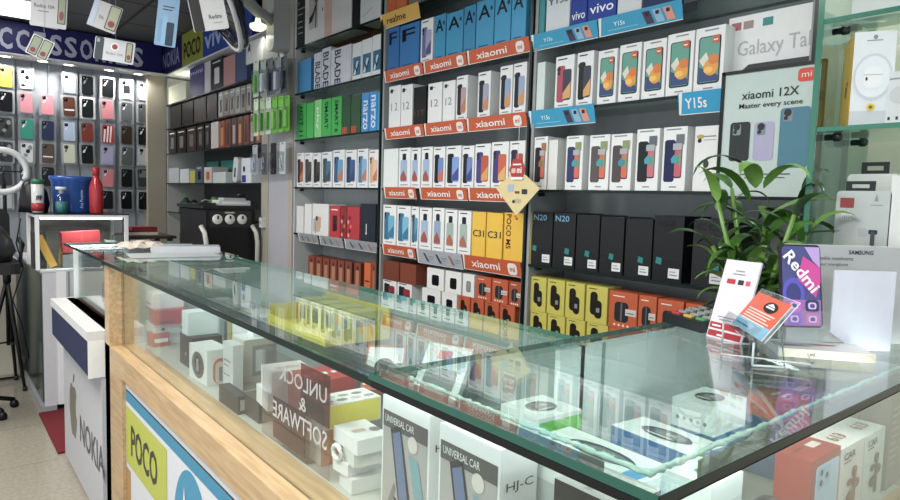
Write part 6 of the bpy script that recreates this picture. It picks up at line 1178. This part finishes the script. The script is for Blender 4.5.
# white blank board and the grey branded board behind it
BRp = onZ(890, 351.5, ZG); d0 = (BRp-EYE).dot(fw); w = 61/F*d0; h = 80/F*d0; xh = Vector((rt.x, rt.y, 0)).normalized()
M = Matrix((xh, Vector((0, 0, 1)).cross(xh), Vector((0, 0, 1)))).transposed().to_4x4(); M.translation = BRp-xh*w
t = thing('white_board', 'plain white board standing to the right of the purple phone board', 'sign', M=M)
b = MB(); P = [(w*.4, -.0), (w, -.0), (w, h), (0, h), (0, h*.22)]
b.add([(x, 0, z) for x, z in P]+[(x, .004, z) for x, z in P], [(0, 1, 2, 3, 4), (9, 8, 7, 6, 5)]+[(i, i+5, (i+1) % 5+5, (i+1) % 5)[::1] for i in range(5)], mat('#d5d9e6', .25)); b.build('board', t)
b = MB(); b.add([(w*.5, .004, h*.6), (w*.7, .004, h*.6), (w*.7, .05, 0), (w*.5, .05, 0)], [(0, 1, 2, 3)], mat('#c9ccd6', .3)); b.build('strut', t)
A = M @ Vector((-.045, .07, 0)); xa = Vector(M.col[0][:3]); xa.z = 0; xa.normalize(); ya_ = Vector((-xa.y, xa.x, 0))
Mg = Matrix((xa, ya_, Vector((0, 0, 1)))).transposed().to_4x4(); Mg.translation = Vector((A.x, A.y, ZG))
t = thing('brand_stand', 'wide grey stand with two small text lines behind plain white board', 'stand', M=Mg)
wg, hg = .24, .19
b = MB(); b.box(0, wg, 0, .03, 0, hg, mat('#b4b7b8', .3)); b.build('body', t)
b = MB(); b.text('SAMSUNG', wg*.46, wg*.66, hg-.016, hg-.008, INK, bold=.02); b.text('Enjoy flexible instalments', wg*.11, wg*.5, hg-.03, hg-.021, mat('#4e5258', .4)); b.text('on your smartphone', wg*.18, wg*.46, hg-.041, hg-.033, mat('#4e5258', .4)); b.build('lettering', t)
b = MB()
for k in range(2): b.rect(wg*.62, wg*.8, hg*(.30-.12*k), hg*(.37-.12*k), mat('#d3c94a', .35)); b.rect(wg*.63, wg*.8, hg*(.325-.12*k), hg*(.34-.12*k), INK, -.001)
b.rect(wg*.63, wg*.75, hg*.5, hg*.75, mat('#3a2a2c', .35)); b.rect(wg*.64, wg*.74, hg*.55, hg*.7, mat('#b05a5a', .35), -.001); b.build('stickers', t)
# ---------------------------------------------------------------- potted bamboo plant
random.seed(21)
PC = Vector((1.44, .68, ZG))
q = proj_ = None
t = thing('potted_plant', 'bushy green lucky bamboo plant with arching leaves on the near glass', 'plant', tuple(PC))
GL = []
def leafmat(n, h1, h2):
    mt, nt, bb = nodes(n); nz = nt.nodes.new('ShaderNodeTexNoise'); nz.inputs['Scale'].default_value = 14; r = nt.nodes.new('ShaderNodeMixRGB')
    r.inputs[1].default_value = (*rgb(h1), 1); r.inputs[2].default_value = (*rgb(h2), 1); nt.links.new(nz.outputs[0], r.inputs[0]); nt.links.new(r.outputs[0], bb.inputs['Base Color'])
    bb.inputs['Roughness'].default_value = .3; bb.inputs['Subsurface Weight'].default_value = 0; return mt
GL = [leafmat('leaf_green', '#2f5520', '#47732c'), leafmat('leaf_light', '#527d38', '#76994c'), leafmat('leaf_dark', '#1a3614', '#2c4e1e')]
t.scale = (1.12, 1.12, 1.12)
b = MB(); b.lathe([(.03, 0), (.036, .004), (.04, .05), (.038, .075), (.034, .075), (.034, .06)], mat('#9fb0ad', .1)); b.build('vase', t)
fol = MB()
def leaf(base, az, L, W, rise, droop, mt):
    n = 9; pts = []; d = Vector((math.cos(az), math.sin(az), 0)); s = Vector((-math.sin(az), math.cos(az), 0)); vs = []
    el = rise; p = Vector(base)
    tw = random.uniform(-.5, .5)
    for i in range(n+1):
        u = i/n; wd = W*(math.sin(PI*min(1, u*1.0)**.75)**.8 if 0 < u < 1 else .05)*(1-.25*u)+.0006
        t_ = (d*math.cos(el)+Vector((0, 0, 1))*math.sin(el)); nrm = s.cross(t_); side = (s*math.cos(tw*u)+nrm*math.sin(tw*u))
        vs += [p-side*wd, p-nrm*wd*.22 if False else p+nrm*(-wd*.25), p+side*wd]
        p = p+t_*(L/n); el -= droop/n*(.5+1.2*u)
    fs = []
    for i in range(n):
        for k in (0, 1): a = i*3+k; fs.append((a, a+1, a+4, a+3))
    fol.add([tuple(v) for v in vs], fs, mt, True)
st = MB()
tops = []
for k in range(8):
    a = 2*PI*k/8+.3; r = .015+.01*(k % 2); H = [.21, .27, .15, .24, .12, .22, .18, .26][k]
    lean_ = Vector((math.cos(a)*.07, math.sin(a)*.07, 0)); P_ = [Vector((r*math.cos(a), r*math.sin(a), .004)), Vector((r*math.cos(a), r*math.sin(a), H*.4))+lean_*.3, Vector((r*math.cos(a), r*math.sin(a), H))+lean_]
    st.tube([tuple(q) for q in P_], [.006, .0055, .004], GL[1], 7); tops.append((P_, a))
    nl = 9
    for j in range(nl):
        u = .35+.65*j/(nl-1); base = P_[0].lerp(P_[1], min(1, u*2)) if u < .5 else P_[1].lerp(P_[2], (u-.5)*2)
        az = a+j*2.4+random.uniform(-.4, .4); L_ = random.uniform(.08, .125)
        leaf(base, az, L_, random.uniform(.011, .0165), random.uniform(.5, 1.25)*(1 if j < nl-2 else 1.1), random.uniform(1.2, 2.6), random.choice(GL))
# the long outward leaves that stand out in the photograph
cr = Vector((rt.x, rt.y, 0)).normalized()
def az_of(side, depth): v = cr*side+Vector((fw.x, fw.y, 0)).normalized()*depth; return math.atan2(v.y, v.x)
for (sx, dp, z, L_, W_l, rise, droop, mt) in ((-1, -.2, .24, .17, .011, 1.1, 1.9, 0), (-1, .1, .2, .15, .012, .8, 1.9, 2), (-1, -.5, .12, .15, .012, .7, 2.2, 0), (1, -.2, .22, .17, .014, .6, 1.3, 1), (1, -.3, .17, .19, .010, .25, .35, 0), (1, .2, .18, .16, .014, .9, 2.2, 0), (.8, -.5, .14, .15, .012, .3, 1.6, 1), (-.6, -.6, .27, .13, .016, 1.2, 2.6, 1), (.2, -.5, .27, .15, .013, 1.0, 2.4, 1), (.5, -.7, .10, .15, .014, .6, 2.4, 0), (-.8, -.6, .07, .14, .012, .6, 2.4, 2), (-1, -.1, .3, .17, .009, .7, 2.2, 2)):
    leaf(Vector((sx*.02*cr.x, sx*.02*cr.y, z)), az_of(sx, dp), L_*.88, W_l*1.25, rise, droop, GL[mt])
fol.build('foliage', t); st.build('stem', t)
# ================================================================ GREEN EDGED GLASS CASE ON THE RIGHT
CX0, CXB = 1.50, 1.812
t = thing('wall_glass_case', 'green-edged glass wall case at the right edge of the photograph', 'glass case', (0, 0, 0))
yA = .60
lamp_light('added_case_top_fill', (1.62, .25, 2.45), .3, 9, shape='SQUARE')  # unseen fill light, added to brighten the inside of the glass case
b = MB(); b.box(CX0, CXB-.001, yA, yA+.010, TOP+.012, 2.45, SHELFGLASS); b.box(CX0-.003, CX0-.0003, yA-.001, yA+.011, TOP+.012, 2.45, EDGE); b.build('side_panel', t)
zs1 = onX(870, 124, CX0).z; zs2 = onX(870, 11, CX0).z
for z in (zs1, zs2):
    b = MB(); b.box(CX0+.002, CXB-.002, -.25, yA-.001, z-.009, z, SHELFGLASS); b.box(CX0-.001, CX0+.0018, -.25, yA-.001, z-.010, z, EDGE); b.build('shelf', t)
    for k, (x, dz) in enumerate(((CX0+.05, -.018), (CX0+.2, -.018))):
        b = MB(); b.M = Matrix.Translation((x, yA-.001, z+dz)) @ Matrix.Rotation(PI/2, 4, 'X'); b.lathe([(.007, 0), (.007, .018), (.010, .018), (.010, .03), (.006, .034), (.001, .034)], mat('#34393a', .15, .8), n=14); b.build('shelf_clip', t)
b = MB(); b.M = Matrix.Translation((CX0+.2, yA-.001, 0)) @ Matrix.Identity(4); q = onX(862, 31, CX0+.2); b.M = Matrix.Translation((CX0+.15, yA-.001, q.z)) @ Matrix.Rotation(PI/2, 4, 'X'); b.lathe([(.01, 0), (.01, .02), (.001, .02)], mat('#1f2324', .2, .6), n=14); b.build('knob', t)
def cbox(p0, p1, yt, z0, X, d, col, label, fn=None, side=None, rz=0, name='accessory_box', top=None, fnside=None, yb=None):
    A = onX(p0, yt+30, X); B = onX(p1, yt+30, X); T = onX(p0, yt, X); w = (A.y-B.y)/math.cos(rz); h = T.z-z0
    b = MB(); b.box(0, w, 0, d, 0, h, mat(col, .35), mat(top, .35) if top else None, mat(side, .35) if side else None)
    if fn: fn(b, w, h)
    if fnside: k_ = b.M; b.M = Matrix.Translation((0, d, 0)) @ Matrix.Rotation(WALLROT, 4, 'Z'); fnside(b, d, h); b.M = k_
    return tag(b.build(name, None, place(X, A.y, z0+.0004, WALLROT+rz)), label, 'box')
def ybox(b, w, h):
    b.rect(0, w, 0, h*.16, mat('#c3c9cc', .35)); b.disc(w*.5, h*.52, w*.47, h*.25, mat('#c6ced4', .35), -.0008); b.disc(w*.5, h*.52, w*.42, h*.22, mat('#dde2e5', .35), -.0012); b.rrect(w*.28, w*.72, h*.4, h*.63, .012, WHITE, -.0016); b.rect(w*.28, w*.72, h*.54, h*.545, INKL, -.002); b.disc(w*.35, h*.5, .002, .004, INK, -.002, 8)
    b.disc(w*.5, h*.2, .008, .008, mat('#e0c545', .35), -.002, 12); b.disc(w*.5, h*.2, .004, .004, mat('#8a6a1c', .35), -.0024, 8); b.rect(w*.3, w*.68, h*.9, h*.91, INKL); b.disc(w*.5, h*.94, .004, .005, INKL, n=8)
def yside(b, w, h): b.disc(w*.6, h*.5, .004, .005, INK, n=8); b.rect(w*.45, w*.6, h*.35, h*.47, mat('#8a6a1c', .35)); b.rect(w*.2, w*.7, h*.04, h*.05, INK)
cbox(853, 889, 33, zs1, CX0+.02, .13, '#dadfe2', 'tall earbud carton with yellow side and circular print', ybox, side='#dfae22', rz=math.radians(28), fnside=yside, name='earbuds_box')
def gbox(b, w, h): b.rrect(w*.12, w*.9, h*.4, h*.72, .02, mat('#bfc3c4', .35)); b.rect(w*.1, w*.35, h*.85, h*.88, INKL); [b.rect(w*(.12+.2*k), w*(.18+.2*k), h*.1, h*.16, INK) for k in range(4)]
cbox(884, 925, 73, zs1, CX0+.05, .06, '#cfd3d4', 'white carton with faint rounded device right of yellow-sided carton', gbox)
o = cbox(850, 905, 1, zs2, CX0+.05, .1, '#c9d0cd', 'pale box on the upper shelf of the glass case')
CZ = z2+.001
def hang(b, w, h, s=1): pass
def blister(p0, p1, yt, ytab, X, label, col, extra):
    A = onX(p0, yt+40, X); B = onX(p1, yt+40, X); T = onX((p0+p1)/2, yt, X); w = A.y-B.y; h = T.z-CZ
    t = thing('hanging_carton', label, 'box', M=place(X, A.y, CZ+.0002, WALLROT))
    b = MB(); b.bev(0, w, 0, .03, 0, h, .008, mat(col, .3)); b.build('body', t)
    hh = onX((p0+p1)/2, ytab, X).z-T.z; tw = w*.27; b = MB(); cx = w*extra[0]
    for q in ((cx-tw, cx-tw*.6, 0, hh), (cx+tw*.6, cx+tw, 0, hh), (cx-tw*.6, cx+tw*.6, hh*.68, hh), (cx-tw*.6, cx+tw*.6, 0, hh*.3)): b.box(q[0], q[1], .01, .013, h+q[2], h+q[3], mat('#25282a', .35))
    b.build('hang_tab', t); b = MB(); extra[1](b, w, h); b.build('print', t)
blister(845, 896, 174, 162, CX0+.12, 'tall white hanging carton with large dark hang tab, rear', '#d3d6d3', (.5, lambda b, w, h: b.rect(w*.6, w*.75, h*.85, h*.86, INKL)))
def fr(b, w, h): b.rect(w*.08, w*.34, h*.88, h*.95, mat('#9a3f38', .35)); b.text('mic', w*.12, w*.32, h*.79, h*.86, WHITE, bold=.02); b.poly([(w*.7, h*.93), (w*.78, h*.93), (w*.74, h*.98)], INKL); b.rect(w*.64, w*.86, h*.9, h*.905, INKL); b.rrect(w*.45, w*.62, h*.68, h*.74, .004, mat('#a9adb0', .3)); b.rrect(w*.64, w*.8, h*.7, h*.73, .002, INK); b.rrect(w*.68, w*.76, h*.62, h*.72, .003, mat('#4a4d50', .3), -.001); b.rrect(w*.5, w*.57, h*.45, h*.6, .003, mat('#9fa3a5', .3))
blister(834, 889, 191, 181, CX0+.03, 'grey blister carton with maroon label and dark hang tab, front', '#b5bcba', (.4, fr))
def ax_(b, w, h): b.rect(0, w, 0, h*.5, mat('#2b8cc4', .35)); b.text('A', w*.1, w*.35, h*.3, h*.42, WHITE, -.001, bold=.03); b.rect(w*.4, w*.8, h*.3, h*.36, WHITE, -.001)
cbox(890, 930, 176, CZ, CX0+.03, .05, '#d6d9d8', 'white and blue carton with white letter at the right edge', ax_)
